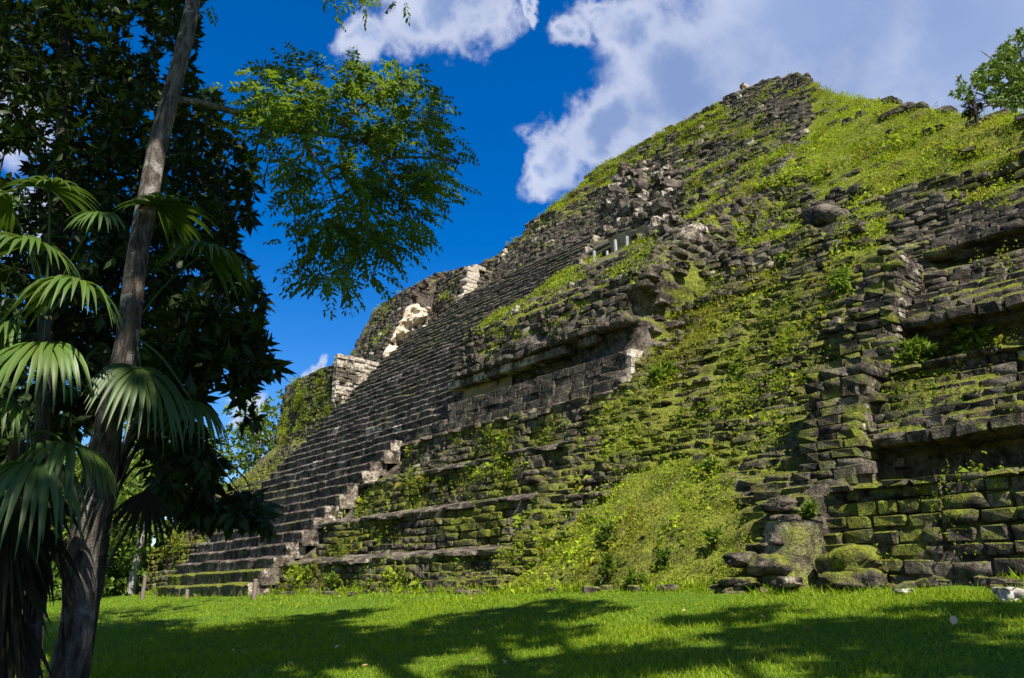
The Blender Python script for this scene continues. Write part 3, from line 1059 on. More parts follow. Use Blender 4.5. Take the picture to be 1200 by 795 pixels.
# ------------------------------------------------------------------ dressed panel beside the stair
def build_panel():
    root = link('panel_wall', None, pyramid, pyr(-6.5, 5.6, 5.4))
    a = Acc()
    a.add(pyr([-10.7, -2.3, -2.3, -10.7] * 2, [5.45] * 4 + [7.0] * 4, [5.2, 5.2, 6.45, 6.45] * 2),
          [[0, 1, 2, 3], [4, 7, 6, 5], [3, 2, 6, 7], [0, 3, 7, 4], [1, 5, 6, 2]], (0.1, 0.1, 0))
    a.build('backing', M_STONE, root, smooth=False)
    rows = [(5.33, 5.68, 5.14, 0.9), (5.68, 5.93, 5.30, 0.62), (5.93, 6.18, 5.32, 0.62), (6.18, 6.44, 5.34, 0.62)]
    for z0, z1, d, ls in rows:
        s = -10.3
        while s < -2.4:
            l = min(ls * (0.75 + 0.5 * RNG.random()), -2.3 - s)
            b = Acc()
            v = place_stone(BLOCK[RNG.integers(32)], s + l / 2, d + 0.25 + RNG.normal(0, 0.02), (z0 + z1) / 2 + RNG.normal(0, 0.008), l * 1.0, 0.5, (z1 - z0) * 1.0)
            b.add(v, CUBE_F, (np.clip(0.18 + RNG.normal(0, 0.15), 0, 1), 0.16 + 0.2 * RNG.random(), 0.25 if RNG.random() < 0.08 else 0))
            b.build('block', M_STONE, root, False, v.mean(0))
            s += l
        b = Acc()                                # quoin closing the row, sunlit right side put into its pale colour
        v = place_stone(BLOCK[RNG.integers(32)], -10.52, d + 0.62, (z0 + z1) / 2, 0.52, 1.25, (z1 - z0) * 1.02)
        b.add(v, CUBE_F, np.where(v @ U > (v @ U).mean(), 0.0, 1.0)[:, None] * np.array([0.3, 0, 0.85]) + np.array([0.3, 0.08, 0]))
        q = b.build('quoin', M_STONE, root, False, v.mean(0))
    q['label'] = 'end stone at the right corner of the dressed panel, its sunlit side coloured pale'
    s = -9.3
    while s < -2.5:                              # pale stones under the overhang
        l = 0.35 + 0.4 * RNG.random()
        if vnoise(s * 0.8, 3, 5) > 0.14:
            b = Acc()
            v = place_stone(BLOCK[RNG.integers(32)], s + l / 2, 5.80 + RNG.normal(0, 0.03), 7.14, l, 0.6, 0.26)
            b.add(v, CUBE_F, (0.95, 0.05, 0.5 if RNG.random() < 0.6 else 0.2))
            b.build('soffit_block', M_STONE, root, False, v.mean(0))
        s += l + 0.02
    b = Acc()
    S, Z = np.meshgrid(np.linspace(-5.0, -2.4, 20), np.linspace(6.45, 7.02, 8))
    b.add(pyr(S, 5.92 + (fbm(S * 2, Z * 2, 3) - 0.5) * 0.15, Z).reshape(-1, 3), grid_faces(8, 20)[:, ::-1])
    b.build('niche_stucco', M_TAN, root)


build_panel()


# ------------------------------------------------------------------ remains of stucco masks, slab, boulders on the face
def lump_mask(name, label, s_fn, grid, parent, mat):
    a = Acc()
    p = s_fn(*grid)
    a.add(p.reshape(-1, 3), grid_faces(*grid[0].shape), (0.5, 0, 0.6))
    o = a.build(name, mat, parent)
    if label:
        o['label'] = label
    return o


# great mask on the side of the upper left block
G = np.meshgrid(np.linspace(0, 1, 60), np.linspace(0, 1, 90), indexing='ij')


def maskA(K, Zk):
    z = 13.4 + 5.0 * Zk
    d0 = np.interp(z, [13, 14.8, 17, 19.2], [13.0, 13.6, 14.6, 15.6]) + 0.15
    wdt = 3.3 * (0.75 + 0.25 * np.sin(Zk * 9)) * (0.75 + 0.3 * Zk)
    d = d0 + wdt * K
    bump = 0.75 * np.exp(-((K - 0.35) / 0.22) ** 2 - ((Zk - 0.72) / 0.10) ** 2) + 0.6 * np.exp(-((K - 0.4) / 0.3) ** 2 - ((Zk - 0.45) / 0.08) ** 2) \
        + 0.5 * np.exp(-((K - 0.3) / 0.3) ** 2 - ((Zk - 0.2) / 0.1) ** 2) - 0.5 * np.exp(-((K - 0.7) / 0.16) ** 2 - ((Zk - 0.70) / 0.15) ** 2) \
        - 0.45 * np.exp(-((K - 0.5) / 0.3) ** 2 - ((Zk - 0.33) / 0.06) ** 2)
    edge = np.minimum(np.minimum(K, 1 - K), np.minimum(Zk, 1 - Zk))
    s = 16.0 - 0.7 * bump - (fbm(d * 2.2, z * 2.2, 7, 5) - 0.5) * 1.2 + 0.9 * np.clip(0.06 - edge, 0, 1) * 8
    return pyr(s, d, z)


lump_mask('stucco_mask', 'cream coloured remains of a carved mask on the upper left block', maskA, G, pyramid, M_STUCCO)


# weathered mask columns above the shelter
def build_mask_columns():
    root = link('carved_mask', None, pyramid, pyr(-4, 15, 16))
    root['label'] = 'tall weathered stone mask of stacked pale lumps above the shelter'
    cols = [((722, 268), (738, 262), 0.9), ((742, 262), (742, 200), 0.75), ((760, 272), (765, 200), 0.6), ((778, 288), (788, 205), 0.6),
            ((724, 255), (735, 215), 0.8), ((812, 292), (830, 268), 0.75), ((790, 270), (792, 240), 0.6)]
    for (x0, y0), (x1, y1), w in cols:
        s0, z0 = sz(x0, y0)
        s1, z1 = sz(x1, y1)
        n = max(3, int(abs(z1 - z0) / 0.30))
        for k in range(n):
            t = k / (n - 1)
            s, z = s0 + (s1 - s0) * t, z0 + (z1 - z0) * t
            d = float(f_face(s, z, False))
            b = Acc()
            sc = w * (0.40 + 0.55 * RNG.random())
            v = place_stone(ROUND[RNG.integers(32)], s + RNG.normal(0, 0.22), min(d, COT * z) + 0.10 + RNG.normal(0, 0.15), z, sc * 1.15, 1.3, 0.46 * (0.7 + 0.6 * RNG.random()), RNG.normal(0, 0.2), RNG.normal(0, 0.15))
            b.add(v, CUBE_F, (0.45 + RNG.normal(0, 0.2), 0.08, 0.46 if RNG.random() < 0.34 else 0.05 + 0.2 * RNG.random()))
            b.build('mask_stone', M_STONE, root, False, v.mean(0))


build_mask_columns()


def build_boulders():
    def boulder(x, y, d, l, h, dep, mix, nm='boulder', roll=0.0, lump=0.1, pw=3.4):
        s, z = szd(x, y, d)
        th, ph = np.meshgrid(np.linspace(0, math.pi, 13), np.linspace(0, 2 * math.pi, 20, endpoint=False), indexing='ij')
        v = np.stack([np.sin(th) * np.cos(ph), np.sin(th) * np.sin(ph), np.cos(th)], -1).reshape(-1, 3)
        v = v / (np.abs(v) ** pw).sum(1, keepdims=True) ** (1 / pw)
        o_ = RNG.random(3) * 50
        k = (fbm(v[:, 0] * 1.1 + o_[0], v[:, 2] * 1.1 + v[:, 1] * 0.7 + o_[1], 5, 4) - 0.5) * 0.9 + (np.abs(fbm(v[:, 0] * 2.3 + o_[1] + v[:, 1], v[:, 2] * 2.3 + o_[2], 6, 3) - 0.5) - 0.1) * 0.8
        v = v * (1 + k[:, None])
        b = Acc()
        w = place_stone(v, s, d, z, l, dep, h, RNG.normal(0, 0.25), roll)
        b.add(w, grid_faces(13, 20, True), mix)
        b.build(nm, M_STONE, pyramid, origin=w.mean(0))
    boulder(1000, 660, 0.55, 0.7, 0.38, 0.7, (0.5, 0.6, 0.1), roll=-0.25)
    boulder(985, 682, 0.1, 0.6, 0.22, 0.5, (0.6, 0.5, 0.15))
    boulder(1018, 680, 0.4, 0.4, 0.3, 0.5, (0.6, 0.5, 0.1))
    boulder(905, 664, 0.15, 0.6, 0.28, 0.6, (0.6, 0.5, 0.2))
    boulder(922, 682, -0.15, 0.3, 0.15, 0.4, (0.6, 0.3, 0.45))
    boulder(876, 656, 0.15, 0.5, 0.2, 0.6, (0.3, 0.3, 0.0))
    boulder(868, 683, -0.25, 0.5, 0.13, 0.4, (0.4, 0.5, 0.1))
    boulder(975, 262, float(COT * sz(975, 262)[1]) - 0.4, 1.5, 0.8, 1.4, (0.3, 0.1, 0.2), roll=0.3)
    boulder(900, 645, 0.45, 0.5, 0.22, 0.6, (0.35, 0.3, 0.0))
    boulder(928, 612, 0.72, 0.45, 0.2, 0.6, (0.35, 0.25, 0.0), pw=5)
    boulder(925, 634, 0.5, 0.45, 0.2, 0.6, (0.40, 0.25, 0.1), pw=5)
    boulder(918, 592, 0.95, 0.5, 0.2, 0.6, (0.35, 0.35, 0.0), pw=5)
    # smooth tan slab leaning at the end of the rubble
    K, Zk = np.meshgrid(np.linspace(0, 1, 24), np.linspace(0, 1, 20), indexing='ij')
    z = -0.05 + 1.12 * Zk
    d = -0.10 + 0.35 * Zk + (1.05 - 0.15 * Zk) * K
    s = -17.95 - (fbm(d * 3, z * 3, 9) - 0.5) * 0.14 - 0.10 * np.sin(K * 3.1)
    a = Acc()
    a.add(pyr(s, d, z).reshape(-1, 3), grid_faces(24, 20), (0.6, 0.55, 0.42))
    a.add(pyr(s + 0.5, d + 0.05, z).reshape(-1, 3), grid_faces(24, 20)[:, ::-1], (0.8, 0.42, 0.55))
    n1 = 24 * 20
    ring = [i * 20 + 19 for i in range(24)]
    front = [i for i in range(20)]
    a.v[-2] = np.concatenate([a.v[-2], a.v[-1]])
    a.c[-2] = np.concatenate([a.c[-2], a.c[-1]])
    a.f[-2] = np.concatenate([a.f[-2], a.f[-1]])
    a.v.pop(), a.c.pop(), a.f.pop()
    a.f[-1] = np.concatenate([a.f[-1], [[ring[i], ring[i + 1], ring[i + 1] + n1, ring[i] + n1] for i in range(23)],
                              [[front[i + 1], front[i], front[i] + n1, front[i + 1] + n1] for i in range(19)]])
    o = a.build('leaning_slab', M_STONE, pyramid)
    o['label'] = 'smooth tan slab facing right beside the boulders at the foot'


build_boulders()


# ------------------------------------------------------------------ plants growing on the pyramid
def build_pyramid_growth():
    acc = Acc()
    n = 420000
    S = RNG.uniform(-26, 21, n)
    Zs = 36.5 * RNG.random(n) ** 1.15
    ok = (Zs < top_z(S) + 0.1) & ~((S > s_right(Zs)) & (S < s_left(Zs)) & (Zs < 27) & (RNG.random(n) < 0.97))
    S, Zs = S[ok], Zs[ok]
    px, py, f = project(pyr(S, COT * Zs, Zs))
    ok = (px > -60) & (px < 1290) & (py > -30)
    S, Zs, f, px, py = S[ok], Zs[ok], f[ok], px[ok], py[ok]
    g = growth(px, py)
    patch = fbm(S * 0.9, Zs * 0.9, 111, 4)
    clump = fbm(S * 2.6, Zs * 2.6, 112, 3)
    prob = np.clip(g * 1.55 - 0.46 + (patch - 0.5) * 2.0 + (clump - 0.5) * 1.6, 0, 1)
    prob = np.where(g < 0.9, prob * np.where(g < 0.5, 0.5, 0.7), np.clip(prob + (clump - 0.5) * 1.5, 0.3, 1))
    prob = np.where((S > -10.8) & (S < -2.3) & (Zs > 5.3) & (Zs < 7.4), 0, prob)
    for tz in TOPS[1:]:
        prob = np.where((S > -10.9) & (S < 0.3) & (np.abs(Zs - tz) < 0.10), 0, prob)
    ok = RNG.random(len(S)) < prob
    S, Zs, g, f, patch = S[ok], Zs[ok], g[ok], f[ok], patch[ok]
    D = f_face(S, Zs)
    p = pyr(S, D, Zs)
    m = len(S)
    k = 6
    N = m * k
    outw = pyr(0, -0.75, 0.65) - pyr(0, 0, 0)
    base = np.repeat(p, k, 0) + RNG.normal(0, 0.08, (N, 3)) + outw * np.repeat(np.where(g > 0.9, 0.0, 0.09), k)[:, None]
    hgt = np.repeat((0.03 + 0.065 * patch) * (0.72 + f * 0.018) * np.where(g > 0.9, np.where(Zs > 8, 0.95, 0.9), 1.0) * np.where(RNG.random(m) < 0.10 * (f < 34) * (vnoise(S * 1.3, Zs * 1.3, 119) > 0.6), 2.6, 1.0), k) * (0.5 + 0.9 * RNG.random(N))
    ax = unit(outw * 0.7 + np.array([0, 0, 0.35]) + RNG.normal(0, 0.62, (N, 3)))
    sd = unit(np.cross(ax, RNG.normal(0, 1, (N, 3)))) * (hgt * 0.20)[:, None]
    mid = base + ax * (hgt * 0.5)[:, None]
    tip = base + ax * hgt[:, None] - np.array([0, 0, 0.3]) * hgt[:, None]
    tone = np.clip(np.repeat(0.5 + 2.2 * (fbm(S * 0.45, Zs * 0.45, 115) - 0.5) + np.where(g > 0.9, 0.25, 0.0), k) + RNG.normal(0, 0.18, N), 0, 1)
    dry = np.clip(np.repeat(np.where(RNG.random(m) < np.where(g > 0.9, 0.04, 0.10), 0.6, 0.03) + 0.35 * (vnoise(S * 0.7, Zs * 0.7, 117) > 0.7), k), 0, 1)
    b4 = (np.arange(N) * 4)[:, None, None]
    acc.add(np.stack([base, mid + sd, tip, mid - sd], 1).reshape(-1, 3), (np.array([[0, 1, 3], [1, 2, 3]])[None] + b4).reshape(-1, 3),
            np.repeat(np.stack([tone, dry, dry * 0], -1), 4, 0))
    print('tufts', m)
    o = acc.build('slope_grass', M_WEED, smooth=False)
    tag(o, 'yellow green grass and weeds growing on the ruined pyramid', None, None, 'stuff')


build_pyramid_growth()


def build_foot():
    """taller weeds and broken stones where the lawn meets the masonry"""
    n = 2600
    S = RNG.uniform(-24, 13, n)
    S = S[fbm(S * 0.8, S * 0 + 3, 181, 3) > 0.42]
    Zq = np.full(len(S), 0.12)
    D = f_face(S, Zq, False) - np.abs(RNG.normal(0.05, 0.14, len(S)))
    p = pyr(S, D, Zq)
    p[:, 2] = ground_z(p[:, 0], p[:, 1]) - 0.02
    f = project(p)[2]
    k = 8
    N = len(S) * k
    base = np.repeat(p, k, 0) + RNG.normal(0, 0.05, (N, 3)) * np.array([1, 1, 0])
    h = np.repeat((0.08 + 0.16 * RNG.random(len(S)) ** 2), k) * RNG.uniform(0.5, 1.2, N)
    ax = unit(np.array([0, 0, 1.0]) + RNG.normal(0, 0.5, (N, 3)))
    a = Acc()
    leaves(a, base, ax, RNG.normal(0, 1, (N, 3)), h, h * 0.16, np.stack([RNG.random(N), 0.15 * RNG.random(N), np.zeros(N)], -1), 0.1, 0.3)
    o = a.build('foot_weeds', M_LAWN, smooth=False)
    tag(o, 'taller weeds growing along the foot of the pyramid', None, None, 'stuff')
    a = Acc()
    for _ in range(150):
        s = RNG.uniform(-24, 12)
        d = float(f_face(s, 0.12, False)) - abs(RNG.normal(0, 0.30))
        q = pyr(s, d, 0)
        l = RNG.uniform(0.06, 0.26)
        z = float(ground_z(q[0], q[1])) - CAMZ + l * 0.12
        a.add(place_stone(ROUND[RNG.integers(32)], s, d, z, l * 1.3, l, l * 0.6, RNG.random() * 3, RNG.normal(0, 0.2)), CUBE_F, (RNG.random(), 0.35, 0.15))
    o = a.build('loose_rubble', M_STONE, None, False)
    tag(o, 'small broken stones lying along the foot of the pyramid', None, None, 'stuff')


build_foot()


def bush(px, py, r_px, label, n=260, L=0.16, d_off=-0.15, up=0.5, mat=None, name='bush', group='bushes on the pyramid', tone=0.5, ground=False):
    """a bush of leafy shoots rooted on the face (or on the lawn edge)"""
    if ground:
        s, z = szd(px, py, -0.4)
        d = -0.4
    else:
        s, z = sz(px, py)
        d = float(f_face(s, z, False))
        s, z = szd(px, py, d)
        d = float(f_face(s, z, False))
        s, z = szd(px, py, d + d_off)
    p = pyr(s, d + d_off, z)
    f = float(project(p)[2])
    r = 0.8 * r_px * f / FPX
    root = thing(name, label, 'bush', p, group)
    a, b = Acc(), Acc()
    m = max(5, n // 12)
    dirs = unit(RNG.normal(size=(m, 3)) + np.array([0, 0, up]) + (pyr(0, -1, 0) - pyr(0, 0, 0)) * 0.6)
    for k in range(m):
        ln = r * (0.5 + 0.6 * RNG.random())
        q = np.linspace(0, 1, 5)[:, None] * dirs[k] * ln
        q[:, 2] -= 0.25 * ln * np.linspace(0, 1, 5) ** 2
        tube(b, q, np.linspace(0.012, 0.004, 5), 5)
        nl = 12
        t = RNG.uniform(0.3, 1.0, nl)
        c = t[:, None] * dirs[k] * ln
        c[:, 2] -= 0.25 * ln * t ** 2
        ax = unit(dirs[k] * 0.7 + RNG.normal(0, 0.7, (nl, 3)) + np.array([0, 0, 0.1]))
        nr = unit(RNG.normal(0, 0.5, (nl, 3)) + np.array([0, 0, 1.0]))
        tn = np.clip(tone + RNG.normal(0, 0.25, nl), 0, 1)
        leaves(a, c, ax, nr, L * RNG.uniform(0.6, 1.2, nl), L * 0.42, np.stack([tn, tn * 0 + 0.03, tn * 0], -1))
    child('leaf_mass', a.mesh('leaf_mass', True, mat or M_BUSH), root)
    child('stems', b.mesh('stems', True, M_DBARK), root)
    return root


bush(1142, 400, 36, 'glossy broad leaved bush on the ledge at the far right', 330, 0.17)
bush(1066, 415, 34, 'broad leaved bush beside the upper pier, left of the glossy one', 330, 0.16)
bush(1095, 418, 20, 'small bush between the two larger ones on the ledge', 160, 0.14)
bush(712, 628, 22, 'dark green shrub low on the grassy slump, biggest of its group', 240, 0.13, tone=0.3)
bush(692, 612, 12, 'small shrub at the upper left edge of the grassy slump', 110, 0.11, tone=0.3)
bush(716, 668, 26, 'dark shrub at the foot of the grassy slump over a hollow', 240, 0.13, tone=0.12)
bush(778, 655, 16, 'low dark shrub in the middle of the grassy slump', 150, 0.12, tone=0.25)
bush(745, 680, 20, 'bright yellow green weed where the slump meets the lawn', 170, 0.14, tone=0.95)
bush(838, 632, 20, 'loose light shrub on the right of the grassy slump', 180, 0.12, tone=0.5)
bush(778, 440, 26, 'tall weed bush just right of the pale panel corner', 260, 0.20, tone=0.85)
bush(388, 684, 20, 'bright bush in front of the lowest terrace near the stair', 220, 0.16, tone=0.6)
bush(835, 550, 22, 'yellow green weeds on top of the grassy slump', 200, 0.13, tone=0.95)
bush(948, 600, 14, 'fern like plant above the leaning slab', 130, 0.14, tone=0.35)
bush(862, 435, 14, 'pale green weed on the worn middle rubble', 120, 0.14, tone=0.8)
bush(990, 330, 24, 'yellowish bush left of the dark dressed slab wall', 220, 0.20, tone=0.9)
bush(640, 700, 10, 'small weed at the right end of the lowest terrace', 90, 0.12, tone=0.6)
bush(920, 305, 16, 'pale straw coloured weed under the dark overhang', 120, 0.18, tone=0.9)


# ------------------------------------------------------------------ shelter of poles under the carved mask
def build_shelter():
    def pt(x, y, off=0.0):
        s, z = sz(x, y)
        d = COT * z - 1.0 + off
        s, z = szd(x, y, d)
        return pyr(s, d, z)
    foot = [(697, 316), (722, 309), (736, 304), (712, 309)]
    head = [(697, 297), (722, 284), (736, 280), (712, 297)]
    b0 = pt(715, 312)
    root = thing('pole_shelter', 'small lean-to shelter with grey poles under the carved mask, high on the pyramid', 'shelter', b0)
    for i, (f_, h_) in enumerate(zip(foot, head)):
        off = 0.0 if i < 3 else 0.9
        p0 = pt(*f_, off)
        p1 = np.array([p0[0], p0[1], at(*h_, p0[1])[2] + 0.1])
        p0 = p0 - np.array([0, 0, 0.4])
        a = Acc()
        tube(a, [p0, (p0 + p1) / 2 + RNG.normal(0, 0.01, 3), p1], [0.085, 0.08, 0.07] if i < 3 else [0.06] * 3, 10)
        a.build('post', M_POLE, root, origin=p0)
    q0 = pt(691, 299)
    dq = float(to_sdz(q0)[1])
    q1 = pyr(*(lambda q: (q[0], dq, q[1]))(szd(738, 274, dq)))
    back = pyr(0, 2.2, 0.5) - pyr(0, 0, 0)
    for k in range(5):
        a = Acc()
        t0, t1 = k / 5, (k + 1) / 5 - 0.01
        v = []
        for t in (t0, t1):
            for dz in (0, 0.09):
                base = q0 * (1 - t) + q1 * t
                up = np.array([0, 0, dz + 0.02 * (k % 2)])
                v += [base + up - back * 0.12, base + back + up]
        a.add(v, [[0, 1, 5, 4], [2, 6, 7, 3], [0, 4, 6, 2], [1, 3, 7, 5], [0, 2, 3, 1], [4, 5, 7, 6]])
        a.build('roof_board', M_ROOF, root, smooth=False, origin=q0)
    a = Acc()                                      # beam on the front posts
    tube(a, [q0 - np.array([0, 0, 0.1]), q1 - np.array([0, 0, 0.1])], [0.07, 0.07], 8)
    a.build('beam', M_POLE, root, origin=q0)
    # stucco wall seen behind the poles
    w0, w1 = pt(716, 308, 0.8), pt(760, 294, 0.1)
    S = np.linspace(0, 1, 16)
    Zk = np.linspace(-0.5, 1.2, 10)
    v = np.array([[w0 * (1 - t) + w1 * t + np.array([0, 0, h]) + RNG.normal(0, 0.04, 3) for t in S] for h in Zk])
    a = Acc()
    a.add(v.reshape(-1, 3), grid_faces(10, 16))
    a.build('stucco_wall', M_TAN, pyramid)


build_shelter()


# ------------------------------------------------------------------ foliage builders
def rosettes(acc, centers, outward, n_leaf, L, Wr, tone0, tone_sd=0.2, droop=0.3, spread=0.9):
    m = len(centers)
    c = np.repeat(centers, n_leaf, 0)
    out = np.repeat(unit(outward), n_leaf, 0)
    ax = unit(out + RNG.normal(0, spread, (m * n_leaf, 3)) + np.array([0, 0, -droop]))
    nr = unit(np.array([0, 0, 1.0]) + RNG.normal(0, 0.55, (m * n_leaf, 3)))
    ll = L * RNG.uniform(0.6, 1.15, m * n_leaf)
    tone = np.clip(np.repeat(tone0 + RNG.normal(0, tone_sd, m), n_leaf) + RNG.normal(0, tone_sd * 0.7, m * n_leaf), 0, 1)
    leaves(acc, c + ax * 0.03, ax, nr, ll, ll * Wr, np.stack([tone, tone * 0 + 0.02, tone * 0], -1), 0.16, 0.18)


def sample_poly(poly, n, holes=()):
    poly = np.array(poly, float)
    lo, hi = poly.min(0), poly.max(0)
    out = []
    while len(out) < n:
        q = RNG.uniform(lo, hi, (n * 2, 2))
        ok = in_poly(q[:, 0], q[:, 1], poly)
        for h in holes:
            ok &= ~in_poly(q[:, 0], q[:, 1], h)
        out += list(q[ok])
    return np.array(out[:n])


def at_many(q, Y):
    return np.array([at(x, y, yy) for (x, y), yy in zip(q, Y)])


def twigs_to(acc, targets, skeleton, r0=0.012, r1=0.004, sag=0.05):
    """thin twigs from the nearest skeleton point to each target"""
    sk = np.asarray(skeleton)
    for t in targets:
        k = np.argmin(((sk - t) ** 2).sum(1))
        p0 = sk[k]
        mid = (p0 + t) / 2 + RNG.normal(0, 0.06, 3) + np.array([0, 0, sag])
        tube(acc, curve_pts([p0, mid, t], 5), np.linspace(r0, r1, 5), 5)


def pinnate(acc, base, axis, length, n_pair, leaf_l, tone):
    """a compound leaf: leaflets in pairs along a drooping midrib"""
    m = len(base)
    axis = unit(axis)
    side = unit(np.cross(axis, np.array([0, 0, 1.0]) + RNG.normal(0, 0.35, (m, 3))))
    cs, axs, nrs, ls, tn = [], [], [], [], []
    for k in range(n_pair):
        t = (k + 1.2) / (n_pair + 0.4)
        pos = base + axis * (length * t)[:, None] + np.array([0, 0, -1.0]) * (length * 0.30 * t * t)[:, None]
        for sg in (-1, 1):
            cs.append(pos + RNG.normal(0, 0.006, (m, 3)))
            axs.append(unit(side * sg + axis * 0.45 + np.array([0, 0, -0.35]) + RNG.normal(0, 0.16, (m, 3))))
            nrs.append(unit(np.array([0, 0, 1.0]) + RNG.normal(0, 0.35, (m, 3))))
            ls.append(leaf_l * (0.75 + 0.5 * math.sin(math.pi * min(1, t * 0.95))) * RNG.uniform(0.8, 1.15, m))
            tn.append(np.clip(tone + RNG.normal(0, 0.12, m), 0, 1))
    cs.append(base + axis * length[:, None] + np.array([0, 0, -1.0]) * (length * 0.30)[:, None])
    axs.append(unit(axis + np.array([0, 0, -0.6])))
    nrs.append(np.tile([0, 0.0, 1.0], (m, 1)) + RNG.normal(0, 0.3, (m, 3)))
    ls.append(np.full(m, leaf_l))
    tn.append(tone)
    tn = np.concatenate(tn)
    ls = np.concatenate(ls)
    leaves(acc, np.concatenate(cs), np.concatenate(axs), np.concatenate(nrs), ls, ls * 0.42, np.stack([tn, tn * 0, tn * 0], -1), 0.1, 0.12)


# ------------------------------------------------------------------ foreground tree with the pale leaning trunk
def build_main_tree():
    ctrl = [at(66, 842, 8.0), at(80, 790, 8.0), at(92, 720, 8.0), at(98, 640, 8.05), at(118, 540, 8.1), at(146, 420, 8.25), at(161, 300, 8.4),
            at(187, 165, 8.8), at(214, 60, 9.1), at(231, -25, 9.4), at(252, -160, 10.0), at(277, -330, 10.8)]
    g = float(ground_z(ctrl[0][0], ctrl[0][1]))
    ctrl[0] = np.array([ctrl[0][0], ctrl[0][1], g - 0.1])
    root = thing('tall_tree', 'tall tree with a pale grey leaning trunk and one long leafy side branch', 'tree', (ctrl[0][0], ctrl[0][1], g))
    pts = curve_pts(ctrl, 90)
    tt = np.linspace(0, 1, 90)
    r = np.interp(tt, np.linspace(0, 1, 12), [0.21, 0.17, 0.15, 0.145, 0.132, 0.125, 0.118, 0.118, 0.108, 0.095, 0.08, 0.05])
    a = Acc()
    tube(a, pts, r, 20, rough=0.10, seed=4)
    for k in range(5):                              # root flare
        an = k * 1.3 + 0.4
        dr = np.array([math.cos(an), math.sin(an), 0])
        b0 = pts[4]
        tube(a, curve_pts([b0 + dr * 0.02, pts[1] + dr * 0.15, np.array([pts[0][0], pts[0][1], g - 0.05]) + dr * 0.55], 8), np.linspace(0.09, 0.04, 8), 8)
    a.build('trunk', M_BARK, root)
    vn = Acc()                                      # thin vines clinging to the trunk
    for k in range(3):
        i0, i1 = 3 + 8 * k, 44 + 9 * k
        idx = np.arange(i0, i1)
        an = 3.9 + 0.7 * k + np.sin(idx * 0.16 + k) * 0.7
        rr_ = (r[idx] * 1.04 + 0.006)[:, None]
        tube(vn, pts[idx] + rr_ * np.stack([np.cos(an), np.sin(an), an * 0], -1), 0.008, 5)
    vn.build('vine', M_DBARK, root)
    for k, i in enumerate((12, 20, 31, 43, 52)):    # knots and old branch scars
        an = 4.2 + k * 0.55
        c_ = pts[i] + r[i] * 0.86 * np.array([math.cos(an), math.sin(an), 0])
        th, ph = np.meshgrid(np.linspace(0, math.pi, 8), np.linspace(0, 2 * math.pi, 12, endpoint=False), indexing='ij')
        kn = np.stack([np.sin(th) * np.cos(ph), np.sin(th) * np.sin(ph), 1.5 * np.cos(th)], -1).reshape(-1, 3) * r[i] * 0.30
        b_ = Acc()
        b_.add(c_ + kn, grid_faces(8, 12, True))
        b_.build('knot', M_BARK, root)
    # long side branch
    bp = curve_pts([at(206, 118, 8.95), at(235, 121, 9.0), at(280, 133, 9.15), at(330, 150, 9.35), at(380, 158, 9.6), at(425, 166, 9.8), at(465, 190, 10.0), at(500, 205, 10.1)], 50)
    sub = [bp]
    a = Acc()
    tube(a, bp, np.interp(np.linspace(0, 1, 50), [0, 0.1, 0.5, 1], [0.075, 0.052, 0.035, 0.010]), 10, rough=0.08)
    for path in ([(350, 155, 9.5), (385, 210, 9.5), (402, 270, 9.5), (405, 335, 9.5)], [(320, 148, 9.3), (350, 110, 9.3), (372, 75, 9.4)],
                 [(390, 160, 9.6), (430, 120, 9.7), (470, 95, 9.8)], [(420, 165, 9.8), (470, 150, 10.0), (520, 130, 10.2)],
                 [(300, 140, 9.2), (300, 105, 9.1), (315, 75, 9.1)], [(440, 175, 9.9), (470, 230, 9.9), (490, 275, 9.9)],
                 [(460, 185, 10.0), (500, 185, 10.2), (538, 190, 10.4)], [(395, 240, 9.5), (440, 280, 9.5), (455, 320, 9.5)], [(360, 160, 9.5), (345, 230, 9.4), (352, 330, 9.4)],
                 [(310, 143, 9.2), (300, 180, 9.1), (310, 220, 9.1)]):
        q = curve_pts([at(*k) for k in path], 16)
        sub.append(q)
        tube(a, q, np.linspace(0.022, 0.007, 16), 6)
    sk = np.concatenate(sub)
    poly = [(285, 118), (295, 75), (325, 50), (352, 62), (395, 57), (405, 66), (440, 66), (482, 70), (520, 98), (530, 122), (528, 150), (548, 178), (535, 195),
            (538, 238), (515, 240), (503, 285), (478, 292), (452, 345), (425, 335), (395, 350), (352, 350), (350, 300), (322, 255), (335, 215), (308, 172), (292, 140)]
    poly = [(410 + (x - 410) * 0.87, 195 + (y - 195) * 0.87) for x, y in poly]
    q = sample_poly(poly, 140)
    Yc = 9.7 + (q[:, 0] - 400) * 0.004 + RNG.normal(0, 0.5, len(q))
    cen = at_many(q, Yc)
    twigs_to(a, cen, sk, 0.010, 0.004, 0.03)
    mid = at(400, 185, 9.6)
    P_, A_, T_ = [], [], []
    for c in cen:
        nl = RNG.integers(7, 13)
        out = unit((c - mid) * np.array([1, 1, 0.4]) + RNG.normal(0, 0.35, 3))
        off = RNG.normal(0, 1, (nl, 3)) * np.array([0.17, 0.17, 0.045])
        P_.append(c + off)
        A_.append(unit(out * 0.8 + unit(off) * 0.7 + RNG.normal(0, 0.25, (nl, 3)) * np.array([1, 1, 0.5])))
        T_.append(np.full(nl, RNG.normal(0.36, 0.2)) + RNG.normal(0, 0.1, nl))
    pos, ax, tone = np.concatenate(P_), np.concatenate(A_), np.clip(np.concatenate(T_), 0, 1)
    a.build('branch', M_BARK, root)
    lv = Acc()
    pinnate(lv, pos - ax * 0.10, ax, RNG.uniform(0.22, 0.38, len(pos)), 6, 0.092, tone)
